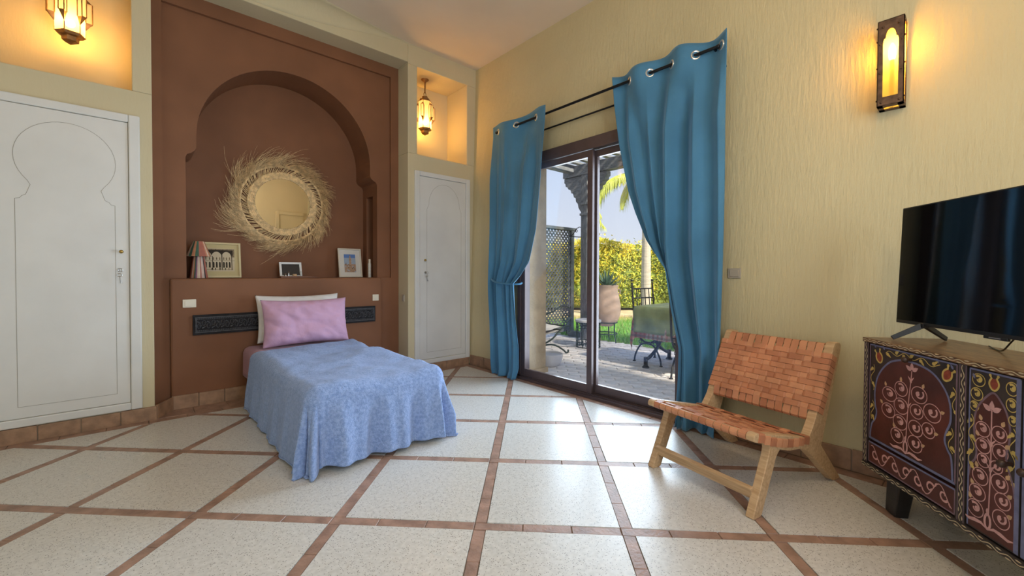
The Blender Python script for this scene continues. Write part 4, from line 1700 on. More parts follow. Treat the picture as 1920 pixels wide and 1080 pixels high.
tilt(MB().box(-tw, tw, -0.010, 0.018, th0, th1)).build('housing', M['tv_black'], tv, bevel=0.003)
tilt(MB().box(-tw + .006, tw - .006, -0.0115, -0.008, th0 + .016, th1 - .006)).build('screen', M['tv_screen'], tv)
tilt(MB().box(-tw * .7, tw * .7, 0.018, 0.05, th0 + 0.02, th0 + 0.32)).build('rear_cover', M['tv_black'], tv, bevel=0.01)
tilt(MB().box(-0.045, 0.045, -0.012, 0.0, th0 - 0.010, th0 + .002)).build('sensor_tab', M['tv_black'], tv, bevel=0.002)
tilt(MB().box(-0.022, 0.022, -0.0128, -0.011, th0 - 0.006, th0 - .002)).build('badge', M['steel'], tv, label='small silver badge')
for sx in (-1, 1):
    x = sx * 0.335
    f = MB()
    f.bar((x, 0.004, th0 + .006), (x + sx * 0.03, -0.105, 0.011), 0.026, 0.014, up=(0, 1, 0.5), taper=0.75)
    f.bar((x, 0.004, th0 + .006), (x + sx * 0.03, 0.115, 0.011), 0.026, 0.014, up=(0, -1, 0.5), taper=0.75)
    f.box(x - .014, x + .014, -0.012, 0.016, th0 - 0.008, th0 + 0.012)
    f.build('foot', M['tv_black'], tv, bevel=0.002)
cb = MB()
cb.tube(catmull([(0.05, 0.03, th0 + .03), (-0.02, 0.06, 0.05), (-0.10, 0.10, 0.006), (-0.22, 0.16, 0.005)], 6), 0.003, 6)
cb.build('cable', M['tv_black'], tv, smooth=True)

# ------------------------------------------------------------------ wall sconce
M['lamp_glass'] = lamp_glass('amber_lamp_glass', (1.0, 0.55, 0.07), 0.62, 0.30)
M['lantern_glass'] = lamp_glass('lantern_glass', (1.0, 0.62, 0.24), 0.55, 0.40)
M['bulb'] = mat('bulb', (1, 0.9, 0.7), 0.5, emit=(1.0, 0.72, 0.36), estr=26.0)
M['sconce_metal'] = mat('sconce_metal', (0.13, 0.075, 0.045), 0.5, metal=0.7, var=0.3, vscale=25, bump=0.2, bscale=60)
sx0 = xw(2.2)
sc_ = thing('wall_sconce', (sx0, 0.312, 2.205), -pi / 2, 'riveted metal wall lamp with an arched amber window, glowing above the television', 'wall lamp')
# local: x along the wall (towards +... ), y into the wall, front at y=-0.11
fy, hw, hh = -0.115, 0.052, 0.222
fr_ = MB()
outer = [(-hw, -hh + .0), (hw, -hh), (hw, hh), (-hw, hh)]
# front plate with arched window: columns around the opening
iw = 0.030
pl = []
N = 20
for i in range(N + 1):
    x = -iw + 2 * iw * i / N
    a = abs(x) / iw
    if a < 0.62:
        z = hh - 0.085 + 0.034 * sqrt(max(0, 1 - (a / 0.62) ** 2))
    elif a < 0.70:
        z = hh - 0.094
    else:
        z = hh - 0.112 + 0.016 * sqrt(max(0, 1 - ((a - 0.70) / 0.30) ** 2))
    pl.append((x, z))
zb = -hh + 0.045
for (a, b_) in zip(pl, pl[1:]):
    for y in (fy, fy + .004):
        fr_.poly([(a[0], y, a[1]), (b_[0], y, b_[1]), (b_[0], y, hh), (a[0], y, hh)])
    fr_.poly([(a[0], fy, a[1]), (b_[0], fy, b_[1]), (b_[0], fy + .004, b_[1]), (a[0], fy + .004, a[1])])
fr_.box(-hw, -iw, fy, fy + .004, -hh, hh)
fr_.box(iw, hw, fy, fy + .004, -hh, hh)
fr_.box(-iw, iw, fy, fy + .004, -hh, zb)
fr_.build('front_plate', M['sconce_metal'], sc_, fix=False)
bt = MB()
for s_ in (-1, 1):
    for y0, y1 in ((fy, fy + .016), (-0.022, 0.0)):
        x0, x1 = (hw - .003, hw) if s_ > 0 else (-hw, -hw + .003)
        bt.box(x0, x1, y0, y1, -hh, hh)
    x0, x1 = (hw - .003, hw) if s_ > 0 else (-hw, -hw + .003)
    bt.box(x0, x1, fy, 0, -hh, -hh + .02)
    bt.box(x0, x1, fy, 0, hh - .02, hh)
bt.box(-hw, hw, fy, 0, hh - .003, hh)
bt.box(-hw, -hw * .55, fy, 0, -hh - .002, -hh + .002)
bt.box(hw * .55, hw, fy, 0, -hh - .002, -hh + .002)
bt.box(-hw, hw, fy, fy + .035, -hh - .002, -hh + .002)
bt.box(-hw, hw, -0.045, 0, -hh - .002, -hh + .002)
bt.build('box_frame', M['sconce_metal'], sc_)
rv = MB()
for (x, z) in ((-.041, .10), (.041, .10), (-.041, -.05), (.041, -.05), (-.03, hh - .035), (.03, hh - .035), (-.035, -hh + .018), (.035, -hh + .018)):
    rv.sphere((x, fy - .001, z), 0.0055, 8, 5)
for z in (.19, .12, -.02, -.19):
    rv.sphere((-hw - .001, fy + .008, z), 0.005, 8, 5)
    rv.sphere((hw + .001, fy + .008, z), 0.005, 8, 5)
rv.build('rivets', M['sconce_metal'], sc_, smooth=True, kind='stuff')
gp = MB()
gp.poly([(-iw - .006, fy + .006, zb - .01), (iw + .006, fy + .006, zb - .01), (iw + .006, fy + .006, hh - .03), (-iw - .006, fy + .006, hh - .03)])
for s_ in (-1, 1):
    x = s_ * (hw - .005)
    gp.poly([(x, fy + .016, -hh + .02), (x, -0.022, -hh + .02), (x, -0.022, hh - .02), (x, fy + .016, hh - .02)])
gp.poly([(-hw * .55, fy + .035, -hh), (hw * .55, fy + .035, -hh), (hw * .55, -.045, -hh), (-hw * .55, -.045, -hh)])
gp.build('glass_pane', M['lamp_glass'], sc_, fix=False)
bb = MB()
bb.lathe([(0.001, 0.02), (0.011, 0.03), (0.016, 0.06), (0.013, 0.09), (0.001, 0.115)], 12, (0, -0.055, 0))
bb.build('bulb', M['bulb'], sc_, smooth=True)
hb_ = MB()
hb_.tube([(0, -0.055, -hh + .0), (0, -0.055, 0.03)], 0.009, 8)
hb_.build('lamp_holder', M['sconce_metal'], sc_)
light('sconce_glow', 'POINT', (sx0 - 0.06, 0.312, 2.29), 17, (1.0, 0.45, 0.03), 0.03)

# ------------------------------------------------------------------ hanging lanterns


def lantern(loc, drop, label, rz, glow):
    t = thing('hanging_lantern', loc, rz, label, 'lantern', 'brass and glass lanterns in the lit niches')
    # local z=0 is the niche top
    mt = M['aged_brass']
    c = MB()
    c.lathe([(0.046, 0.0), (0.044, -0.006), (0.02, -0.022), (0.012, -0.034), (0.010, -0.04)], 20)
    c.tube([(0, 0, -0.035), (0, 0, -drop)], 0.008, 8)
    c.build('ceiling_rose', mt, t, smooth=True)
    l_ = MB()
    l_.tube([(0.020 * cos(a), 0, -drop - 0.018 + 0.024 * sin(a)) for a in [2 * pi * i / 16 for i in range(16)]], 0.003, 6, closed=True)
    l_.build('hanging_loop', mt, t, smooth=True)
    z = -drop - 0.04
    cap = MB()
    cap.lathe([(0.03, z), (0.034, z - .002), (0.034, z - 0.026), (0.062, z - 0.034), (0.062, z - 0.056), (0.078, z - .060), (0.078, z - .066)], 6, phase=pi / 6)
    cap.build('cap', mt, t)
    zt, zb_ = z - 0.062, z - 0.375
    R_ = 0.078
    g = MB()
    pts = [(R_ * cos(pi / 3 * i + pi / 6), R_ * sin(pi / 3 * i + pi / 6)) for i in range(6)]
    for i in range(6):
        a, b_ = pts[i], pts[(i + 1) % 6]
        g.poly([(a[0], a[1], zb_), (b_[0], b_[1], zb_), (b_[0], b_[1], zt), (a[0], a[1], zt)])
    g.build('glass_pane', M['lantern_glass'], t, fix=False)
    for i in range(6):
        an = pi / 3 * i + pi / 6
        f = MB()
        ca, sa = cos(an), sin(an)

        def Q(r, w_, zz):
            return (ca * r - sa * w_, sa * r + ca * w_, zz)
        r0, r1, hw_ = R_ - 0.002, R_ + 0.034, 0.0145
        za, zb2, zc_, zd = zt - 0.02, zt - 0.06, zb_ + 0.115, zb_ + 0.055
        # brass ribs of the corner box lantern
        for (p, q) in ((Q(r0, 0, zt), Q(r0, 0, za)), (Q(r0, 0, zd), Q(r0, 0, zb_)), (Q(r1, -hw_, zb2), Q(r1, -hw_, zc_)), (Q(r1, hw_, zb2), Q(r1, hw_, zc_)), (Q(r0, -hw_, zb2), Q(r0, -hw_, zc_)), (Q(r0, hw_, zb2), Q(r0, hw_, zc_)),
                       (Q(r1, -hw_, zb2), Q(r1, hw_, zb2)), (Q(r1, -hw_, zc_), Q(r1, hw_, zc_))):
            f.bar(p, q, 0.0048, 0.0048)
        top = [Q(r0, -hw_, zb2), Q(r1, -hw_, zb2), Q(r1, hw_, zb2), Q(r0, hw_, zb2), Q(r0, 0, za)]
        f.add(top, [(0, 1, 4), (1, 2, 4), (2, 3, 4)])
        bot = [Q(r0, -hw_, zc_), Q(r1, -hw_, zc_), Q(r1, hw_, zc_), Q(r0, hw_, zc_), Q(r0, 0, zd)]
        f.add(bot, [(1, 0, 4), (2, 1, 4), (3, 2, 4)])
        fo = f.build('corner_box', mt, t, fix=False)
        gg = MB()
        k = 0.001
        for (p, q) in (((r1, -hw_), (r1, hw_)), ((r0, -hw_), (r1, -hw_)), ((r1, hw_), (r0, hw_))):
            gg.poly([Q(p[0], p[1], zc_), Q(q[0], q[1], zc_), Q(q[0], q[1], zb2), Q(p[0], p[1], zb2)])
        gg.build('side_glass', M['lantern_glass'], fo, fix=False)
    for zz in (zb_, zt):
        MB().tube([(*q_, zz) for q_ in pts], 0.003, 4, closed=True).build('rim', mt, t)
    bt_ = MB()
    bt_.lathe([(0.078, zb_), (0.066, zb_ - 0.016), (0.046, zb_ - 0.022), (0.044, zb_ - 0.050), (0.030, zb_ - 0.058), (0.012, zb_ - 0.068), (0.001, zb_ - 0.074)], 6, phase=pi / 6)
    bt_.build('bottom_cup', mt, t)
    bu = MB()
    bu.sphere((0, 0, zb_ + 0.075), 0.026, 12, 8)
    bu.build('bulb', M['bulb'], t, smooth=True)
    light('lantern_glow', 'POINT', (loc[0], loc[1], loc[2] + zb_ + 0.075), glow, (1.0, 0.55, 0.13), 0.05)
    return t


lantern((2.497, 4.285, nRz1), 0.155, 'brass and glass lantern glowing in the small niche above the narrow white cupboard', 0.25, 20)
lantern((-0.352, 4.285, nLz1), 0.155, 'brass and glass lantern glowing in the niche above the wide white cupboard', 0.75, 17)
M['niche_cream'] = M['wall_cream']

# ------------------------------------------------------------------ mirror with a straw fringe
M['mirror'] = mat('mirror_silver', (0.9, 0.9, 0.9), 0.02, metal=1.0)
M['straw'] = mat('straw', (0.82, 0.60, 0.33), 0.75, var=0.25, vscale=30)
M['straw_d'] = mat('straw_dark', (0.62, 0.42, 0.21), 0.8, var=0.25, vscale=30)
mir_o = thing('straw_mirror', (1.094, 4.695, 1.787), 0, 'round mirror in woven straw with a wild raffia fringe, hanging in the arched niche', 'mirror')
RM = 0.250
g = MB()
g.lathe([(0.001, 0), (RM, 0), (RM, 0.004)], 64)
g.v = [(x, -0.030 - z, y) for x, y, z in g.v]
g.build('mirror_glass', M['mirror'], mir_o)
rs = random.Random(11)


def ringpts(r, y, n, wob=0.0, ph=0.0, tw=0.0, tn=0):
    return [((r + wob * sin(tn * a + ph)) * cos(a), y + wob * cos(tn * a + ph), (r + wob * sin(tn * a + ph)) * sin(a)) for a in [2 * pi * i / n for i in range(n)]]


br = MB()
for k in range(4):
    for s_ in range(2):
        br.tube(ringpts(RM + 0.010 + k * 0.016, -0.034, 150, 0.006, s_ * pi + k, 0, 46), 0.0062, 5, closed=True)
br.build('woven_rim', M['straw'], mir_o, smooth=True)
br = MB()
for s_ in range(3):
    br.tube(ringpts(0.375, -0.030, 180, 0.007, s_ * 2 * pi / 3, 0, 50), 0.0055, 5, closed=True)
br.build('outer_braid', M['straw'], mir_o, smooth=True)
sp_ = MB()
for i in range(170):
    a = 2 * pi * i / 170 + rs.uniform(-.008, .008)
    s_ = rs.uniform(0.14, 0.24)
    sp_.tube([(0.312 * cos(a), -0.026, 0.312 * sin(a)), (0.376 * cos(a - s_ * .7), -0.028, 0.376 * sin(a - s_ * .7))], rs.uniform(.002, .0036), 4)
o = sp_.build('straw_spokes', [M['straw']], mir_o)
o['kind'] = 'stuff'
fg = MB()
for i in range(2000):
    a = rs.uniform(0, 2 * pi)
    a += 0.16 * mnoise.noise(Vector((cos(a) * 4.5, sin(a) * 4.5, 2.0)))
    clump = mnoise.noise(Vector((cos(a) * 2.4, sin(a) * 2.4, 1.0))) * 1.1 + 0.5 * mnoise.noise(Vector((cos(a) * 6, sin(a) * 6, 4.0)))
    L = rs.uniform(0.11, 0.24) * max(0.35, 0.95 + 0.75 * clump) + (0.08 if rs.random() < 0.08 else 0)
    if cos(a) > 0.3:
        L *= 0.72
    r0 = rs.uniform(0.362, 0.385)
    p = Vector((r0 * cos(a), -0.030 + rs.uniform(-.008, .004), r0 * sin(a)))
    sw_ = 0.5 + 0.5 * mnoise.noise(Vector((cos(a) * 3.3, sin(a) * 3.3, 9.0)))
    dirv = a - 0.15 - 1.0 * sw_ - rs.uniform(-0.2, 0.25)            # swept clockwise
    curl = -rs.uniform(1.0, 5.0) - 8.0 * sw_ * rs.random()
    y = p.y
    pts = [p.copy()]
    n = 8
    for j in range(n):
        dirv += curl * (L / n) * rs.uniform(0.5, 1.5)
        p = p + Vector((cos(dirv), 0, sin(dirv))) * (L / n)
        y += rs.uniform(-.016, .006)
        p.y = min(-0.006, max(-0.15, y))
        pts.append(p.copy())
    r_ = rs.uniform(0.0011, 0.0019)
    fg.tube(pts, [r_ * (1 - 0.6 * j / n) for j in range(n + 1)], 3, m=0 if rs.random() < 0.7 else 1, caps=False)
o = fg.build('raffia_fringe', [M['straw'], M['straw_d']], mir_o, fix=False)
o['kind'] = 'stuff'

# ------------------------------------------------------------------ things on the alcove shelf
SH = 1.045
stripe_cols = [(0.62, 0.50, 0.36), (0.05, 0.13, 0.09), (0.55, 0.40, 0.32), (0.40, 0.13, 0.09), (0.66, 0.54, 0.42), (0.025, 0.02, 0.02), (0.55, 0.25, 0.14), (0.24, 0.10, 0.20)]
SM = [mat('stripe_paint_%s' % n_, c_, 0.5, var=0.08, vscale=30) for n_, c_ in zip(('cream', 'green', 'rose', 'red', 'ivory', 'black', 'orange', 'plum'), stripe_cols)]
tl_ = thing('table_lamp', (0.385, 4.47, SH), 0.4, 'small table lamp with vertical multicoloured stripes at the end of the alcove shelf', 'lamp')


def striped(prof, n, seed, name, per=2):
    r_ = random.Random(seed)
    mb = MB()
    seq = []
    while len(seq) < n:
        k = r_.randrange(8)
        seq += [k] * r_.choice((1, 2, per))
    for j in range(n):
        a0, a1 = 2 * pi * j / n, 2 * pi * (j + 1) / n
        for (ra, za), (rb, zb2) in zip(prof, prof[1:]):
            mb.poly([(ra * cos(a0), ra * sin(a0), za), (ra * cos(a1), ra * sin(a1), za), (rb * cos(a1), rb * sin(a1), zb2), (rb * cos(a0), rb * sin(a0), zb2)], seq[j])
    return mb.build(name, SM, tl_, fix=False)


striped([(0.001, 0.001), (0.066, 0.001), (0.066, 0.004), (0.040, 0.19), (0.001, 0.191)], 36, 5, 'lamp_base')
striped([(0.088, 0.188), (0.040, 0.318), (0.001, 0.318)], 40, 9, 'lamp_shade')


def frame(name, loc, rz, lean, w_, h_, fw, fm, label, cat, mat_m, pic, mw):
    """leaning frame: local x right, z up, front at -y; pic(parent, w,h) builds the picture"""
    t = thing(name, loc, rz, label, cat)
    t.rotation_euler = (lean, 0, rz)
    f = MB()
    f.box(-w_ / 2, -w_ / 2 + fw, -0.018, 0.0, 0, h_)
    f.box(w_ / 2 - fw, w_ / 2, -0.018, 0.0, 0, h_)
    f.box(-w_ / 2 + fw, w_ / 2 - fw, -0.018, 0.0, 0, fw)
    f.box(-w_ / 2 + fw, w_ / 2 - fw, -0.018, 0.0, h_ - fw, h_)
    f.build('frame', fm, t, bevel=0.002)
    MB().box(-w_ / 2 + fw, w_ / 2 - fw, -0.006, -0.001, fw, h_ - fw).build('mount', mat_m, t)
    pic(t, w_, h_)
    return t


M['cream_frame'] = mat('cream_frame', (0.62, 0.52, 0.29), 0.5)
M['mount_yellow'] = mat('mount_yellow', (0.56, 0.46, 0.24), 0.8)
M['paper'] = mat('old_paper', (0.60, 0.50, 0.34), 0.85)
M['ink'] = mat('sepia_ink', (0.035, 0.024, 0.014), 0.9, var=0.5, vscale=60)
M['ink_l'] = mat('sepia_wash', (0.20, 0.145, 0.085), 0.9, var=0.5, vscale=80)


def etching(t, w_, h_):
    x0, x1, z0, z1 = -w_ / 2 + 0.05, w_ / 2 - 0.05, 0.06, h_ - 0.055
    p = MB().box(x0, x1, -0.0075, -0.006, z0, z1).build('print', M['paper'], t)
    m = MB()
    y = [-0.0077]

    def q(a, b_, c, d, mm):
        y[0] -= 0.00002
        m.poly([(lerp(x0, x1, a), y[0], lerp(z0, z1, c)), (lerp(x0, x1, b_), y[0], lerp(z0, z1, c)), (lerp(x0, x1, b_), y[0], lerp(z0, z1, d)), (lerp(x0, x1, a), y[0], lerp(z0, z1, d))], mm)

    def arch(cx_, hw_, zb2, zs, zt, mm):
        y[0] -= 0.00002
        pts = [(cx_ - hw_, zb2), (cx_ + hw_, zb2)] + [(cx_ + hw_ * cos(a), zs + (zt - zs) * sin(a)) for a in [pi * i / 10 for i in range(11)]]
        m.poly([(lerp(x0, x1, a), y[0], lerp(z0, z1, b_)) for a, b_ in pts], mm)
    q(0.0, 1.0, 0.62, 0.98, 1)
    q(0.05, 0.95, 0.70, 0.93, 0)
    for cx_, hw_ in ((0.12, 0.15), (0.42, 0.17), (0.74, 0.16)):
        arch(cx_, hw_, 0.10, 0.60, 0.86, 2)
    for cx_ in (0.08, 0.20, 0.32, 0.42, 0.52, 0.65, 0.74, 0.84):
        arch(cx_, 0.028, 0.16, 0.34, 0.42, 0)
        arch(cx_, 0.02, 0.50, 0.57, 0.62, 1)
    q(0.28, 0.30, 0.08, 0.66, 0)
    q(0.575, 0.605, 0.05, 0.75, 0)
    q(0.90, 0.925, 0.05, 0.70, 0)
    q(0.0, 1.0, 0.46, 0.475, 1)
    for cx_, ww in ((0.25, .05), (0.36, .03), (0.50, .04), (0.68, .03), (0.80, .02)):
        q(cx_, cx_ + ww, 0.05, 0.15, 0)
    q(0.05, 0.95, 0.06, 0.075, 1)
    m.build('engraving', [M['ink'], M['ink_l'], M['paper']], t, fix=False)['kind'] = 'stuff'


fE = frame('picture_frame', (0.545, 4.575, SH + .001), 0, radians(-9), 0.335, 0.325, 0.017, M['cream_frame'], 'cream framed sepia engraving of an arcaded building, leaning behind the striped lamp', 'picture', M['mount_yellow'], etching, 0)
M['white_frame'] = mat('white_frame', (0.68, 0.62, 0.52), 0.45)
M['mount_white'] = mat('mount_white', (0.66, 0.64, 0.60), 0.8)
M['pic_sky'] = mat('print_sky', (0.10, 0.20, 0.48), 0.7)
M['pic_sky2'] = mat('print_sky_pale', (0.32, 0.38, 0.48), 0.7)
M['pic_tower'] = mat('print_tower', (0.40, 0.26, 0.17), 0.7, var=0.4, vscale=120)
M['pic_brown'] = mat('print_brown', (0.14, 0.09, 0.06), 0.7, var=0.5, vscale=120)


def minaret(t, w_, h_):
    x0, x1, z0, z1 = -0.062, 0.062, 0.055, 0.255
    MB().box(x0, x1, -0.0075, -0.006, z0, z1).build('print', M['pic_sky'], t)
    m = MB()
    y = [-0.0077]

    def q(a, b_, c, d, mm):
        y[0] -= 0.00002
        m.poly([(lerp(x0, x1, a), y[0], lerp(z0, z1, c)), (lerp(x0, x1, b_), y[0], lerp(z0, z1, c)), (lerp(x0, x1, b_), y[0], lerp(z0, z1, d)), (lerp(x0, x1, a), y[0], lerp(z0, z1, d))], mm)
    q(0, 1, 0, 0.80, 1)
    q(0, 1, 0, 0.45, 2)
    q(0.42, 0.62, 0.4, 0.80, 2)
    q(0.47, 0.57, 0.8, 0.92, 2)
    q(0.505, 0.535, 0.92, 0.99, 3)
    r_ = random.Random(2)
    for k in range(26):
        a, c = r_.uniform(0, .9), r_.uniform(0.0, .42)
        q(a, a + r_.uniform(.04, .12), c, c + r_.uniform(.02, .06), r_.choice((3, 3, 1)))
    q(0.12, 0.17, 0.40, 0.52, 3)
    m.build('print_scene', [M['pic_sky'], M['pic_sky2'], M['pic_tower'], M['pic_brown']], t, fix=False)['kind'] = 'stuff'


frame('picture_frame', (1.735, 4.565, SH + .001), 0, radians(-10), 0.252, 0.318, 0.014, M['white_frame'], 'white framed picture of a minaret against blue sky, leaning on the alcove shelf', 'picture', M['mount_white'], minaret, 0)
M['dark_glass'] = mat('dark_glass', (0.03, 0.03, 0.035), 0.15)


def darkpic(t, w_, h_):
    MB().box(-w_ / 2 + .018, w_ / 2 - .018, -0.0075, -0.005, 0.014, h_ - .014).build('dark_pane', M['dark_glass'], t)


M['tray_wood'] = wood('tray_wood', (0.15, 0.06, 0.03), (0.26, 0.12, 0.07), 6, (3, 14, 14), 0.5)
trb = thing('wooden_tray', (1.14, 4.47, SH), 0, 'flat reddish wooden board lying on the alcove shelf under the mirror', 'board')
MB().box(-0.135, 0.135, -0.08, 0.05, 0.0, 0.016).build('board', M['tray_wood'], trb, bevel=0.003)
MB().box(0.14, 0.20, -0.05, 0.04, 0.0, 0.011).build('end_strip', M['tray_wood'], trb, bevel=0.002)
frame('photo_frame', (1.135, 4.56, SH + .001), radians(2), radians(-14), 0.205, 0.155, 0.020, mat('bright_white', (0.78, 0.78, 0.78), 0.4), 'small white frame with a dark pane standing behind the wooden board', 'frame', M['dark_glass'], darkpic, 0)
for k, (x, y, hh_, r_, lab, mm) in enumerate(((1.055, 4.43, 0.030, 0.014, 'small silver pot on the wooden board, nearest the striped lamp', 'steel'), (1.085, 4.445, 0.044, 0.011, 'small silver figurine with a ball top on the wooden board', 'steel'), (1.135, 4.43, 0.022, 0.020, 'low round pale wooden box on the wooden board', 'paint_tan'), (1.195, 4.44, 0.052, 0.006, 'thin silver stick figurine on the wooden board', 'steel'))):
    o_ = MB().lathe([(r_, 0), (r_ * 1.05, hh_ * .25), (r_ * 0.6, hh_ * .55), (r_ * 0.9, hh_ * .8), (0.001, hh_)] if mm == 'steel' else [(r_, 0), (r_, hh_ * .8), (r_ * .9, hh_), (0.001, hh_)], 14).build('trinket', M[mm], smooth=True, sharp=50)
    o_.location = (x, y, SH + 0.016)
    tag(o_, lab, 'trinket', 'trinkets on the wooden board')
tub = thing('white_tube', (1.895, 4.44, SH), 0.3, 'slim white tube standing on the alcove shelf by the dark side pocket', 'tube')
MB().lathe([(0.015, 0), (0.016, 0.004), (0.016, 0.15), (0.012, 0.158)], 16).build('body', mat('tube_white', (0.62, 0.60, 0.54), 0.4, var=0.1, vscale=40), tub, smooth=True, sharp=50)
MB().lathe([(0.012, 0.157), (0.012, 0.195), (0.009, 0.20), (0.001, 0.20)], 16).build('cap', M['white_frame'], tub, smooth=True, sharp=50)

# ================================================================== OUTSIDE
GZ = -0.02
M['patio_base'] = mat('patio_mortar', (0.50, 0.46, 0.44), 0.95, bump=0.2)
M['paver_a'] = mat('paver_grey', (0.78, 0.75, 0.75), 0.9, var=0.16, vscale=12, bump=0.3, bscale=60)
M['paver_b'] = mat('paver_rose', (0.80, 0.75, 0.73), 0.9, var=0.16, vscale=12, bump=0.3, bscale=60)
M['soil'] = mat('lawn_soil', (0.20, 0.26, 0.07), 0.95, var=0.3, vscale=4)
M['dry'] = mat('dry_ground', (0.62, 0.50, 0.30), 0.95, var=0.2, vscale=3, bump=0.2)
M['grass'] = mat('grass_blade', (0.17, 0.42, 0.05), 0.7, var=0.4, vscale=9)
M['grass_dry'] = mat('grass_dry', (0.55, 0.46, 0.20), 0.8, var=0.3, vscale=9)
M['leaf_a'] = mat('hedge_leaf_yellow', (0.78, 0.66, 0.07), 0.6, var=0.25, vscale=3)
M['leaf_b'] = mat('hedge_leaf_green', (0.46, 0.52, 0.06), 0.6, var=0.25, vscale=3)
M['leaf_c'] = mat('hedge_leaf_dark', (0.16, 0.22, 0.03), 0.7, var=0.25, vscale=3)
M['sandstone'] = mat('sandstone_render', (0.40, 0.30, 0.19), 0.9, var=0.12, vscale=8, bump=0.4, bscale=50)
M['grey_timber'] = wood('weathered_timber', (0.13, 0.145, 0.165), (0.27, 0.29, 0.32), 6, (12, 12, 2), 0.75)
M['timber_x'] = wood('weathered_timber_beam', (0.13, 0.145, 0.165), (0.27, 0.29, 0.32), 6, (2, 2, 12), 0.75)
M['trellis'] = mat('trellis_green', (0.15, 0.17, 0.18), 0.7, var=0.2, vscale=10)
M['terracotta'] = mat('pale_terracotta', (0.60, 0.44, 0.36), 0.85, var=0.14, vscale=7, bump=0.2, bscale=25)
M['aloe'] = mat('aloe_leaf', (0.14, 0.26, 0.19), 0.5, var=0.25, vscale=6)
M['stone_white'] = mat('white_stone', (0.66, 0.66, 0.68), 0.6, var=0.08, vscale=10)
M['cushion'] = mat('canvas_cushion', (0.62, 0.61, 0.60), 0.85, bump=0.2, bscale=20)
M['ceramic'] = mat('white_ceramic', (0.72, 0.70, 0.72), 0.4, var=0.06, vscale=6)
M['cloth_green'] = mat('olive_cloth', (0.20, 0.24, 0.12), 0.85, sheen=0.2, var=0.2, vscale=7, bump=0.2, bscale=25)
M['palm_bark'] = mat('palm_bark', (0.52, 0.46, 0.38), 0.9, var=0.15, vscale=6, stretch=(1, 1, 6), bump=0.3, bscale=14)
M['palm_leaf'] = mat('palm_leaflet', (0.48, 0.54, 0.08), 0.55, var=0.3, vscale=4)


def plaid():
    m, t, b = new_mat('red_plaid_cloth')
    co = t.nodes.new('ShaderNodeTexCoord')
    cols = []
    base = None
    for k, (axis, sc, col) in enumerate((('X', 34, (0.34, 0.07, 0.05, 1)), ('Y', 34, (0.34, 0.07, 0.05, 1)), ('Z', 30, (0.10, 0.10, 0.09, 1)))):
        wv = t.nodes.new('ShaderNodeTexWave')
        wv.wave_type = 'BANDS'
        wv.bands_direction = axis
        wv.inputs['Scale'].default_value = sc * 0.16
        t.links.new(co.outputs['Object'], wv.inputs['Vector'])
        mx = t.nodes.new('ShaderNodeMix')
        mx.data_type = 'RGBA'
        r = t.nodes.new('ShaderNodeMath')
        r.operation = 'GREATER_THAN'
        r.inputs[1].default_value = 0.62
        t.links.new(wv.outputs['Fac'], r.inputs[0])
        r2_ = t.nodes.new('ShaderNodeMath')
        r2_.operation = 'MULTIPLY'
        r2_.inputs[1].default_value = 0.6
        t.links.new(r.outputs[0], r2_.inputs[0])
        t.links.new(r2_.outputs[0], mx.inputs[0])
        if base is None:
            mx.inputs[6].default_value = (0.42, 0.33, 0.26, 1)
        else:
            t.links.new(base, mx.inputs[6])
        mx.inputs[7].default_value = col
        base = mx.outputs[2]
    t.links.new(base, b.inputs['Base Color'])
    b.inputs['Roughness'].default_value = 0.9
    return m


M['cloth_plaid'] = plaid()

# ground
g_ = MB().box(3.38, 5.76, -3, 8, GZ - 0.3, GZ - 0.010).build('patio_ground', M['patio_base'])
g_['kind'] = 'structure'
FW, RT = Vector((R2[0], R2[1])).normalized(), Vector((R0[0], R0[1])).normalized()


def vd(D, lat):
    """ground point at a distance and sideways offset from the door-side viewpoint (garden is laid out along this diagonal)"""
    p = FW * D + RT * lat
    return p.x, p.y


rp = random.Random(21)
count = 0
pr = MB()
cells = []
for a in range(-40, 90):
    for b_ in range(-30, 60):
        L_, W_ = 0.235, 0.098
        u = a * L_ + (b_ % 2) * L_ / 2
        v = b_ * W_
        # rows run along the (1,-1) diagonal
        c = ((u + v) * r2 + 3.4, (v - u) * r2 + 4.0)
        if 3.46 < c[0] < 5.72 and -0.6 < c[1] < 6.5:
            cells.append((c, u, v))
cells.sort(key=lambda q: (not (1.3 < q[0][1] < 4.9), q[0][0] ** 2 + q[0][1] ** 2))
pm = {}
for (c, u, v) in cells:
    h_ = rp.uniform(-0.003, 0.002)
    l2, w2 = 0.235 / 2 - 0.004, 0.098 / 2 - 0.003
    if count < 290 and 1.2 < c[1] < 5.0:
        k = rp.randrange(4)
        if k not in pm:
            mb = MB()
            mb.add([(-l2, -w2, -.01), (l2, -w2, -.01), (l2, w2, -.01), (-l2, w2, -.01), (-l2 + .004, -w2 + .004, 0), (l2 - .004, -w2 + .004, 0), (l2 - .004, w2 - .004, 0), (-l2 + .004, w2 - .004, 0)],
                   [(4, 5, 6, 7), (0, 1, 5, 4), (1, 2, 6, 5), (2, 3, 7, 6), (3, 0, 4, 7)])
            pm[k] = mb.build('paver', M['paver_a'] if k < 2 else M['paver_b'], g_)
            o = pm[k]
        else:
            o = copy_obj(pm[k], g_)
        o.location = (c[0], c[1], GZ + h_)
        o.rotation_euler = (rp.uniform(-.012, .012), rp.uniform(-.012, .012), -pi / 4 + rp.uniform(-.015, .015))
        count += 1
    else:
        ux, uy = r2, -r2
        vs = [(c[0] + sx * l2 * ux + sy * w2 * r2, c[1] + sx * l2 * uy + sy * w2 * r2, GZ + h_) for sx, sy in ((-1, -1), (1, -1), (1, 1), (-1, 1))]
        pr.add(vs, [(0, 1, 2, 3)])
o = pr.build('paver_rest', M['paver_a'], g_, fix=False)
o['kind'] = 'stuff'

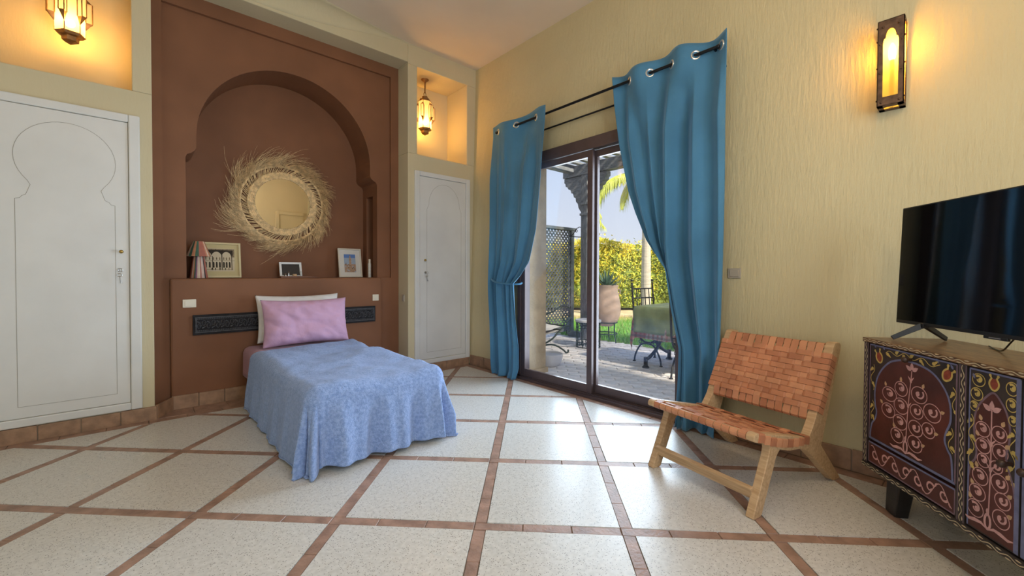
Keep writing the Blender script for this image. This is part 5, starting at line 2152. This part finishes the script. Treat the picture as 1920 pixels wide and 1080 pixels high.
lw_ = MB()
lw_.poly([(5.76, -12, GZ - .02), (40, -12, GZ - .02), (40, 40, GZ - .02), (-12, 40, GZ - .02), (-12, 8, GZ - .02), (5.76, 8, GZ - .02)])
lo_ = lw_.build('lawn', M['dry'], fix=False)
lo_['kind'] = 'structure'
# green belt of lawn next to the patio
ls = MB()
p = [(5.76, -4)] + [vd(10.2 + 0.15 * sin(k * 1.7), lat) for k, lat in enumerate([9, 7, 5, 4, 3, 2, 1, 0, -1, -2])] + [(5.76, 8)]
ls.poly([(a, b_, GZ - .012) for a, b_ in p])
so = ls.build('lawn_soil', M['soil'], lo_, fix=False)
gb = MB()
rg = random.Random(5)
n = 0
while n < 26000:
    D, lat = rg.uniform(5.6, 10.6), rg.uniform(0.9, 4.2)
    x, y = vd(D, lat)
    if x < 5.78:
        continue
    n += 1
    h_ = rg.uniform(0.04, 0.10) * (1.0 if D < 9.6 else 0.8)
    an = rg.uniform(0, 2 * pi)
    le = rg.uniform(-.05, .05), rg.uniform(-.05, .05)
    w_ = rg.uniform(.003, .006)
    gb.add([(x - w_ * cos(an), y - w_ * sin(an), GZ - .012), (x + w_ * cos(an), y + w_ * sin(an), GZ - .012), (x + le[0], y + le[1], GZ + h_)], [(0, 1, 2)], 1 if (D > 9.4 and rg.random() < (D - 9.2) / 1.2) or rg.random() < .06 else 0)
o = gb.build('grass', [M['grass'], M['grass_dry']], fix=False)
o['kind'] = 'stuff'
o['label'] = 'green grass growing beyond the paved patio'
o['category'] = 'grass'

# hedge
hd = thing('hedge', (*vd(13.2, 2.2), GZ), atan2(RT.y, RT.x), 'tall clipped yellow-green hedge closing the garden behind the lawn', 'hedge')
rh = random.Random(8)


def hz(x):
    return 2.02 + 0.10 * sin(x * 1.3 + 1) + 0.06 * sin(x * 3.1)


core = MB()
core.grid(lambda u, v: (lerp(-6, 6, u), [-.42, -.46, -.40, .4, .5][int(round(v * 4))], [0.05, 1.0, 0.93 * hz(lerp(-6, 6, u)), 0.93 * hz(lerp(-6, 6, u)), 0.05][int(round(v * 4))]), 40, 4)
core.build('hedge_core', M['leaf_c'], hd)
lf = MB()
for i in range(30000):
    x = rh.uniform(-4.2, 4.2) if i < 26000 else rh.uniform(-6, 6)
    top = rh.random() < 0.16
    H_ = hz(x)
    if top:
        y = rh.uniform(-.5, .5)
        z = H_ + rh.uniform(-.08, .05) + (rh.uniform(0, .22) if rh.random() < .12 else 0)
    else:
        z = rh.uniform(0.12, H_)
        y = -0.50 + 0.10 * mnoise.noise(Vector((x * 2.2, z * 2.2, 0))) * 1.6 + rh.uniform(-.07, .12)
    s_ = rh.uniform(.028, .06)
    a, b_ = Vector((rh.gauss(0, 1), rh.gauss(0, .6), rh.gauss(0, 1))).normalized(), Vector((rh.gauss(0, 1), rh.gauss(0, 1), rh.gauss(0, 1))).normalized()
    c = a.cross(b_).normalized()
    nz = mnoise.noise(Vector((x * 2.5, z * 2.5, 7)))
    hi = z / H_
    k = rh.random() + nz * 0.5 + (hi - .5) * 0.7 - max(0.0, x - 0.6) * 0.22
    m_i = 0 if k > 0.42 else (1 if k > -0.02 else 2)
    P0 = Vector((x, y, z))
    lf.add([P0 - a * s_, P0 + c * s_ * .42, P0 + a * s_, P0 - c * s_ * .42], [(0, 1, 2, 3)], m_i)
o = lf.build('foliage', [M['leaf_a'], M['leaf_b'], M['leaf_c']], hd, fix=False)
o['kind'] = 'stuff'

# palm
px_, py_ = vd(10.2, 3.37)
pa = thing('palm_tree', (px_, py_, GZ), atan2(RT.y, RT.x), 'slender palm tree with a pale ringed trunk standing before the hedge', 'tree')
# local x = along the hedge (towards the table side), y = away
prof = []
for i in range(34):
    t = i / 33
    prof.append((0.125 - 0.045 * t + (0.006 if i % 2 else 0) + 0.02 * max(0, .1 - t) * 10, 3.38 * t))
MB().lathe(prof, 14).build('trunk', M['palm_bark'], pa, smooth=True, sharp=25)
rf = random.Random(4)


def frond(az, L, rise, droop, side=None):
    f = MB()
    pts = []
    n = 14
    p = Vector((0, 0, 3.32))
    el = rise
    for i in range(n + 1):
        pts.append(p.copy())
        d = Vector((cos(az) * cos(el), sin(az) * cos(el), sin(el)))
        p = p + d * (L / n)
        el -= droop / n
    f.tube(pts, [0.022 * (1 - 0.85 * i / n) for i in range(n + 1)], 5)
    sd_ = Vector((-sin(az), cos(az), 0))
    for i in range(2, n * 5):
        t = i / (n * 5)
        q = t * n
        k = int(q)
        b0 = pts[k].lerp(pts[min(k + 1, n)], q - k)
        tang = (pts[min(k + 1, n)] - pts[k]).normalized()
        for s_ in (-1, 1):
            ll = (0.55 if t < .8 else 0.55 * (1 - t) * 4 + .12) * rf.uniform(.8, 1.1) * min(1, .35 + t * 2)
            e1 = b0 + (sd_ * s_ * 0.35 + tang * 0.35 - Vector((0, 0, .25))) * ll * .5
            e2 = e1 + (sd_ * s_ * 0.10 + tang * .15 - Vector((0, 0, 1))) * ll * .5 + Vector((rf.uniform(-.03, .03), rf.uniform(-.03, .03), 0))
            w_ = tang * 0.012
            f.add([b0 - w_, b0 + w_, e1 + w_ * 1.2, e1 - w_ * 1.2, e2], [(0, 1, 2, 3), (3, 2, 4)])
    return f.build('frond', M['palm_leaf'], pa, fix=False)


frond(pi + 0.12, 2.35, 0.62, 3.1)
frond(pi - 0.22, 2.0, 0.75, 3.0)
for az, L, ri, dr in ((pi - .75, 1.9, .9, 2.6), (0.2, 2.2, .5, 2.4), (0.9, 2.1, .9, 2.3), (1.7, 2.0, .8, 2.3), (-0.6, 2.1, .6, 2.4), (-1.3, 2.0, .8, 2.3), (0.5, 1.8, 1.2, 1.8), (-1.0, 1.7, 1.3, 1.6)):
    frond(az, L, ri, dr)
MB().lathe([(0.08, 3.18), (0.13, 3.30), (0.07, 3.47), (0.001, 3.57)], 10).build('crownshaft', M['palm_leaf'], pa, smooth=True)

# pergola
pg = thing('pergola', (0, 0, 0), 0, 'weathered grey timber pergola with carved post brackets over the patio', 'pergola')
PX, PYc = 5.61, 4.36
for k, yy in enumerate((PYc, 0.2)):
    po = MB().box(PX - .065, PX + .065, yy - .065, yy + .065, GZ, 2.74).build('post', M['grey_timber'], pg, bevel=0.006)
    cpx = MB()
    for (r_, z0, z1) in ((.080, 2.06, 2.10), (.086, 2.24, 2.28)):
        cpx.box(PX - r_, PX + r_, yy - r_, yy + r_, z0, z1)
    cpx.build('collar', M['grey_timber'], po, bevel=0.004)
    for s_ in (-1, 1):
        prof = [(0.06, 2.73), (0.44, 2.73), (0.44, 2.66), (0.415, 2.645), (0.41, 2.60), (0.37, 2.58), (0.345, 2.54), (0.30, 2.525), (0.285, 2.47), (0.245, 2.455), (0.225, 2.39), (0.19, 2.375), (0.18, 2.31), (0.14, 2.27), (0.125, 2.20), (0.085, 2.14), (0.06, 2.12)]
        mb = MB()
        mb.prism(prof, lambda a, b_, d, s_=s_, yy=yy: (PX + d, yy + s_ * a, b_), -0.055, 0.055)
        mb.build('bracket', M['timber_x'], po, bevel=0.004)
MB().box(PX - .07, PX + .07, -1.5, 4.82, 2.74, 2.92).build('beam', M['timber_x'], pg, bevel=0.006)
MB().box(3.39, PX + .3, 4.58, 4.70, 2.80, 2.93).build('beam', M['timber_x'], pg, bevel=0.006)
MB().box(PX - .95, PX - .85, -1.5, 4.9, 2.90, 3.0).build('beam', M['timber_x'], pg, bevel=0.004)
MB().box(3.39, 3.47, -1.5, 4.9, 2.90, 3.0).build('beam', M['timber_x'], pg, bevel=0.004)
s0 = None
for k in range(32):
    yy = 4.86 - k * 0.20
    if s0 is None:
        s0 = MB().box(3.39, PX + .42, -.042, .042, 3.0, 3.035).build('slat', M['timber_x'], pg)
        o = s0
    else:
        o = copy_obj(s0, pg)
    o.location = (0, yy, 0)

# trellis screen
ts = thing('lattice_screen', (0, 4.87, 0), 0, 'dark diamond lattice screen standing at the patio end behind the iron lounger', 'screen')
X0, X1, Zb, Zt = 3.42, 5.84, 0.06, 1.86
for x in (X0, X1):
    MB().box(x - .04, x + .04, -.035, .035, GZ, Zt).build('post', M['trellis'], ts, bevel=0.004)
MB().box(X0 - .07, X1 + .08, -.05, .05, Zt, Zt + .05).build('top_rail', M['trellis'], ts, bevel=0.006)
MB().box(X0, X1, -.03, .03, Zb, Zb + .06).build('bottom_rail', M['trellis'], ts, bevel=0.004)
for sgn, yy in ((1, -.008), (-1, .008)):
    lt_ = MB()
    c = -3.0
    while c < 8:
        # line z = sgn*(x - c)
        pts = []
        for x in (X0, X1):
            z = sgn * (x - c) if sgn > 0 else -(x - c)
            pts.append((x, z))
        (xa, za), (xb, zb2) = pts

        def cl_(xa, za, xb, zb2):
            t0, t1 = 0.0, 1.0
            for (f0, lim, s_) in ((za, Zb + .03, 1), (za, Zt, -1)):
                d = zb2 - za
                if s_ > 0:
                    if d > 0:
                        t0 = max(t0, (lim - za) / d)
                    else:
                        t1 = min(t1, (lim - za) / d)
                else:
                    if d > 0:
                        t1 = min(t1, (lim - za) / d)
                    else:
                        t0 = max(t0, (lim - za) / d)
            return t0, t1
        t0, t1 = cl_(xa, za, xb, zb2)
        if t1 - t0 > 0.01:
            A0 = (lerp(xa, xb, t0), yy, lerp(za, zb2, t0))
            A1_ = (lerp(xa, xb, t1), yy, lerp(za, zb2, t1))
            lt_.bar(A0, A1_, 0.025, 0.010, up=(0, 1, 0))
        c += 0.082
    o = lt_.build('lattice_slats', M['trellis'], ts)
    o['kind'] = 'stuff'
kb_ = MB().box(5.72, 5.82, 4.42, 4.84, GZ - .01, 0.07).build('patio_kerb', M['trellis'], bevel=0.006)
kb_['kind'] = 'structure'
# scroll bracket on the post
ib = thing('iron_bracket', (PX - .065, PYc + .03, 1.70), 0, 'small scrolled iron bracket fixed to the pergola post', 'bracket')
sc = MB()
sc.tube([(0.02, 0, 0), (-.02, .26, 0.03)], 0.008, 6)
sp1 = [(0.02, 0.0, 0.16)] + [(-.006 - .02 * k / 20, 0.09 + .06 * cos(1.6 + k * .30) * (1 - k / 34) + .0, 0.11 + .06 * sin(1.6 + k * .30) * (1 - k / 34)) for k in range(20)]
sc.tube([(0.015, 0.0, 0.15), (0.0, 0.06, 0.175), (-.01, 0.12, 0.15), (-.015, .15, .10), (-.017, .19, .055), (-.02, .23, .035), (-.02, .25, .055), (-.02, .235, .075), (-.02, .215, .062)], 0.007, 6)
sc.tube([(-.01, 0.12 + .03 * cos(a) * (1 - a / 12), 0.11 + .03 * sin(a) * (1 - a / 12)) for a in [k * .5 for k in range(15)]], 0.006, 5)
sc.build('scroll', M['dark_iron'], ib, smooth=True)

# amphora with an aloe
ax, ay = vd(6.78, 1.60)
ps = thing('pot_stand', (ax, ay, GZ), 0.4, 'thin iron stand carrying the big terracotta pot by the lawn', 'stand')
for k in range(3):
    a = 2 * pi * k / 3
    MB().tube([(.20 * cos(a), .20 * sin(a), 0), (.17 * cos(a), .17 * sin(a), .16), (.165 * cos(a), .165 * sin(a), .33)], 0.010, 6).build('leg', M['green_iron'], ps, smooth=True)
MB().tube([(.172 * cos(a), .172 * sin(a), .14) for a in [2 * pi * i / 24 for i in range(24)]], 0.008, 6, closed=True).build('ring', M['green_iron'], ps, smooth=True)
MB().tube([(.172 * cos(a), .172 * sin(a), .32) for a in [2 * pi * i / 24 for i in range(24)]], 0.009, 6, closed=True).build('ring', M['green_iron'], ps, smooth=True)
am = thing('terracotta_pot', (ax, ay, GZ + .26), 0, 'large pale terracotta jar with lug handles in an iron stand at the patio edge', 'pot')
MB().lathe([(0.001, 0.0), (.09, 0.0), (.135, .03), (.185, .10), (.215, .19), (.226, .27), (.218, .37), (.198, .47), (.180, .56), (.172, .62), (.186, .64), (.186, .665), (.160, .668), (.150, .63), (.001, .62)], 36).build('jar', M['terracotta'], am, smooth=True, sharp=50)
for a in (radians(-40), radians(140)):
    h_ = MB()
    ca, sa = cos(a), sin(a)
    h_.tube([(ca * r_, sa * r_, z) for r_, z in ((.178, .60), (.205, .60), (.222, .57), (.215, .53), (.188, .52))], 0.012, 8)
    h_.build('handle', M['terracotta'], am, smooth=True)
al = thing('aloe_plant', (ax, ay, GZ + .26 + .62), 0, 'grey-green spiky aloe growing out of the terracotta jar', 'plant')
ra = random.Random(6)
for k in range(30):
    az = k * 2.399963
    t = k / 30
    el = lerp(1.35, 0.15, t)
    L = rf.uniform(.26, .38)
    mb = MB()
    pts, n = [], 6
    p = Vector((0.02 * cos(az), 0.02 * sin(az), 0.0))
    e_ = el
    for i in range(n + 1):
        pts.append((p.copy(), e_))
        p = p + Vector((cos(az) * cos(e_), sin(az) * cos(e_), sin(e_))) * (L / n)
        e_ += ra.uniform(-.18, .12)
    vs, fs = [], []
    sdv = Vector((-sin(az), cos(az), 0))
    for i, (q, e2) in enumerate(pts):
        w_ = 0.030 * (1 - (i / n) ** 1.4) + .0008
        up = Vector((-cos(az) * sin(e2), -sin(az) * sin(e2), cos(e2)))
        vs += [q - sdv * w_ + up * w_ * .3, q - up * w_ * .25, q + sdv * w_ + up * w_ * .3]
    for i in range(n):
        fs += [(3 * i, 3 * i + 1, 3 * i + 4, 3 * i + 3), (3 * i + 1, 3 * i + 2, 3 * i + 5, 3 * i + 4), (3 * i + 2, 3 * i, 3 * i + 3, 3 * i + 5)]
    mb.add(vs, fs)
    mb.build('aloe_leaf', M['aloe'], al, smooth=True)

# drum table
dx, dy = vd(6.28, 1.205)
dt = thing('drum_table', (dx, dy, GZ), 0.2, 'round iron drum side table with scrollwork sides and a white stone top', 'side table')
DR, DH = 0.178, 0.385
MB().lathe([(0.001, DH), (DR + .012, DH), (DR + .016, DH + .008), (DR + .016, DH + .026), (DR + .008, DH + .034), (0.001, DH + .034)], 36).build('table_top', M['stone_white'], dt, smooth=True, sharp=40)
cg = MB()
for z in (0.012, 0.085, 0.30, DH - .006):
    cg.tube([(DR * cos(a), DR * sin(a), z) for a in [2 * pi * i / 32 for i in range(32)]], 0.007, 6, closed=True)
for i in range(12):
    a = 2 * pi * i / 12
    cg.tube([(DR * cos(a), DR * sin(a), 0), (DR * cos(a), DR * sin(a), DH)], 0.006, 5)
for i in range(20):
    for zc_ in (0.05, 0.345):
        a0 = 2 * pi * i / 20
        cg.tube([(DR * cos(a0 + .09 * cos(q) * (1 - q / 14)), DR * sin(a0 + .09 * cos(q) * (1 - q / 14)), zc_ + .026 * sin(q) * (1 - q / 14)) for q in [k * .8 for k in range(10)]], 0.004, 4)
cg.build('scroll_cage', M['green_iron'], dt, smooth=True)

# white bowl planter
bo = thing('bowl_planter', (3.715, 3.435, GZ), 0, 'low round white bowl planter on the pavers just outside the glass', 'planter')
MB().lathe([(0.001, 0), (.105, 0), (.125, .01), (.150, .06), (.163, .11), (.166, .145), (.158, .148), (.150, .125), (.001, .12)], 36).build('bowl', M['ceramic'], bo, smooth=True, sharp=40)

# iron lounger with a white cushion
cl2 = thing('garden_lounger', (3.92, 4.02, GZ), 0, 'scrolled wrought iron lounger with a white cushion before the lattice screen', 'lounger')


def spiral(c, r0, turns, a0, sg=1, n=22, y=0):
    return [(c[0] + r0 * (1 - .82 * i / n) * cos(a0 + sg * turns * 2 * pi * i / n), y, c[1] + r0 * (1 - .82 * i / n) * sin(a0 + sg * turns * 2 * pi * i / n)) for i in range(n + 1)]


for yy in (-.25, .25):
    s_ = MB()
    # arm: long S with a big curl at the end
    arm = catmull([(-.25, yy, .50), (0.0, yy, .56), (.22, yy, .60), (.40, yy, .67), (.53, yy, .65), (.585, yy, .56), (.56, yy, .475), (.48, yy, .455), (.43, yy, .50), (.45, yy, .56), (.50, yy, .555), (.505, yy, .52)], 5)
    s_.tube(arm, 0.011, 7)
    arm2 = catmull([(-.30, yy, .60), (-.05, yy, .66), (.06, yy, .60), (.06, yy, .50), (-.02, yy, .46), (-.08, yy, .51), (-.04, yy, .57)], 5)
    s_.tube(arm2, 0.010, 7)
    s_.build('arm_scroll', M['green_iron'], cl2, smooth=True)
    s_ = MB()
    rl_ = catmull([(-.45, yy, .17), (-.1, yy, .17), (.18, yy, .22), (.38, yy, .34), (.50, yy, .385), (.575, yy, .36), (.575, yy, .29), (.52, yy, .285), (.515, yy, .33)], 5)
    s_.tube(rl_, 0.012, 7)
    s_.build('seat_rail', M['green_iron'], cl2, smooth=True)
    s_ = MB()
    lg = catmull([(-.35, yy, .03), (-.15, yy, .13), (.1, yy, .165), (.28, yy, .14), (.44, yy, .06), (.50, yy, .015), (.545, yy, .02), (.54, yy, .05)], 5)
    s_.tube(lg, 0.012, 7)
    s_.build('leg', M['green_iron'], cl2, smooth=True)
br_ = MB()
for x, z in ((-.1, .17), (.38, .34), (0.5, .385)):
    br_.tube([(x, -.25, z), (x, .25, z)], 0.009, 6)
br_.build('cross_bars', M['green_iron'], cl2, smooth=True)
cu = MB().grid(lambda u, v: (lerp(-.45, .40, u), lerp(-.24, .24, v), 0.30 + .08 * u + 0.06 * (1 - (2 * v - 1) ** 4) * (1 - (2 * u - 1) ** 6) + .01 * mnoise.noise(Vector((u * 6, v * 6, 0)))), 20, 14)
cu.grid(lambda u, v: (lerp(-.45, .40, u), lerp(-.24, .24, v), 0.22 + .12 * u), 20, 14)
cu.build('cushion', M['cushion'], cl2, smooth=True)

# dining table with two cloths
TX0, TX1, TY0, TY1, TZ = 4.42, 5.22, 1.15, 2.72, 0.70
dtb = thing('garden_table', ((TX0 + TX1) / 2, (TY0 + TY1) / 2, GZ), 0, 'wrought iron garden table with curved crossing legs under two tablecloths', 'table')
hx, hy = (TX1 - TX0) / 2, (TY1 - TY0) / 2
MB().box(-hx, hx, -hy, hy, TZ - .03 - GZ, TZ - GZ).build('table_top', M['dark_iron'], dtb, bevel=0.004)
for s_ in (-1, 1):
    yy = s_ * (hy - .10)
    for d_ in (-1, 1):
        mb = MB()
        x0 = d_ * (hx - .06)
        mb.tube(catmull([(x0, yy + .03 * d_, .10), (x0 * .75, yy + .03 * d_, .115), (x0 * .25, yy + .03 * d_, .20), (-x0 * .10, yy + .03 * d_, .33), (-x0 * .28, yy + .03 * d_, .50), (-x0 * .32, yy + .03 * d_, TZ - .03 - GZ)], 6), 0.020, 8)
        mb.tube([(x0, yy + .03 * d_, 0.0), (x0, yy + .03 * d_, .125)], 0.024, 10)
        mb.lathe([(0.001, 0), (.042, 0), (.042, .012), (.022, .03)], 12, (x0, yy + .03 * d_, 0))
        mb.build('leg', M['dark_iron'], dtb, smooth=True)
st = MB()
st.tube([(0, -hy + .1, .30), (0, hy - .1, .30)], 0.014, 8)
st.build('stretcher', M['dark_iron'], dtb, smooth=True)
ct = drape(TX0, TX1, TY0, TY1, TZ + .003, 0.02, TX0 - .36, TX1 + .36, TY0 - .36, TY1 + .36, 46, 70, 0.016, 11, GZ + .02, 3.0, 0.06, 0.002)
tag(ct.build('tablecloth', M['cloth_plaid'], smooth=True, sharp=80, solid=0.002), 'red plaid tablecloth hanging lowest on the garden table', 'tablecloth')
ct = drape(TX0 - .012, TX1 + .012, TY0 - .012, TY1 + .006, TZ + .010, 0.025, TX0 - .31, TX1 + .31, TY0 - .3, TY1 + .045, 46, 60, 0.016, 10, GZ + .02, 5.0, 0.07, 0.002)
tag(ct.build('tablecloth', M['cloth_green'], smooth=True, sharp=80, solid=0.002), 'olive green tablecloth laid over the red plaid one', 'tablecloth')


# wrought iron chairs
def iron_chair(loc, rz, label):
    t = thing('garden_chair', loc, rz, label, 'chair', 'iron chairs at the garden table')
    mt = M['dark_iron']
    w2, d2, sh_ = 0.20, 0.20, 0.44
    for s_ in (-1, 1):
        x = s_ * w2
        mb = MB()
        mb.tube(catmull([(x, -d2, 0), (x, -d2 + .02, .10), (x, -.10, .225), (x, 0, .25), (x, .10, .225), (x, d2 - .02, .10), (x, d2, 0)], 5), 0.011, 7)
        mb.tube(catmull([(x, -d2, sh_), (x, -.15, .34), (x, -.06, .275), (x, 0, .265), (x, .06, .275), (x, .15, .34), (x, d2, sh_)], 5), 0.011, 7)
        for y in (-.11, .11):
            mb.tube([(x, y + .02 * cos(a), .262 + .02 * sin(a)) for a in [2 * pi * i / 12 for i in range(12)]], 0.005, 5, closed=True)
        for y in (-d2, d2):
            mb.lathe([(0.001, 0), (.02, 0), (.02, .008), (.011, .016)], 10, (x, y, 0))
        mb.build('leg_frame', mt, t, smooth=True)
        p = MB()
        p.tube([(x, d2, sh_ - .01), (x, d2 + .05, 1.00)], 0.012, 7)
        p.sphere((x, d2 + .052, 1.025), 0.016, 8, 6)
        p.build('back_post', mt, t, smooth=True)
    gr = MB()
    for k, z in enumerate((.68, .80, .92)):
        y = d2 + .05 * (z - sh_) / .56
        gr.tube([(-w2, y, z), (w2, y, z)], 0.009, 6)
    for x in (-.12, -.04, .04, .12):
        gr.tube([(x, d2 + .05 * .24 / .56, .68), (x, d2 + .05 * .48 / .56, .92)], 0.006, 5)
    gr.build('back_grid', mt, t, smooth=True)
    se = MB()
    se.box(-w2, w2, -d2, d2, sh_ - .012, sh_)
    se.build('seat', mt, t, bevel=0.004)
    cq = MB().grid(lambda u, v: (lerp(-w2, w2, u), lerp(-d2, d2, v), sh_ + .002 + .055 * ((1 - (2 * u - 1) ** 6) * (1 - (2 * v - 1) ** 6)) ** .5), 14, 14)
    cq.build('seat_cushion', M['cloth_plaid'], t, smooth=True)
    MB().tube([(-w2, 0, .25), (w2, 0, .25)], 0.009, 6).build('stretcher', mt, t, smooth=True)
    return t


iron_chair((4.885, 2.66, GZ), -0.15, 'wrought iron chair with a grid back at the short end of the garden table')
iron_chair((4.405, 1.935, GZ), pi / 2, 'wrought iron chair on the house side of the garden table, half behind the teal curtain')

# outer reveal of the door opening in sandstone render
o = MB().box(3.104, 3.392, DY1 - .012, DY1 + .02, GZ, 2.30).build('trim_3', M['sandstone'], bevel=0.004)
o['kind'] = 'structure'
o = MB().box(3.104, 3.41, DY1 - .035, DY1 + .02, GZ, 0.05).build('trim_4', M['sandstone'], bevel=0.006)
o['kind'] = 'structure'
o = MB().box(3.10, 3.46, DY0 - .02, DY1 + .02, GZ - .05, -0.006).build('trim_5', M['paver_b'], bevel=0.004)
o['kind'] = 'structure'
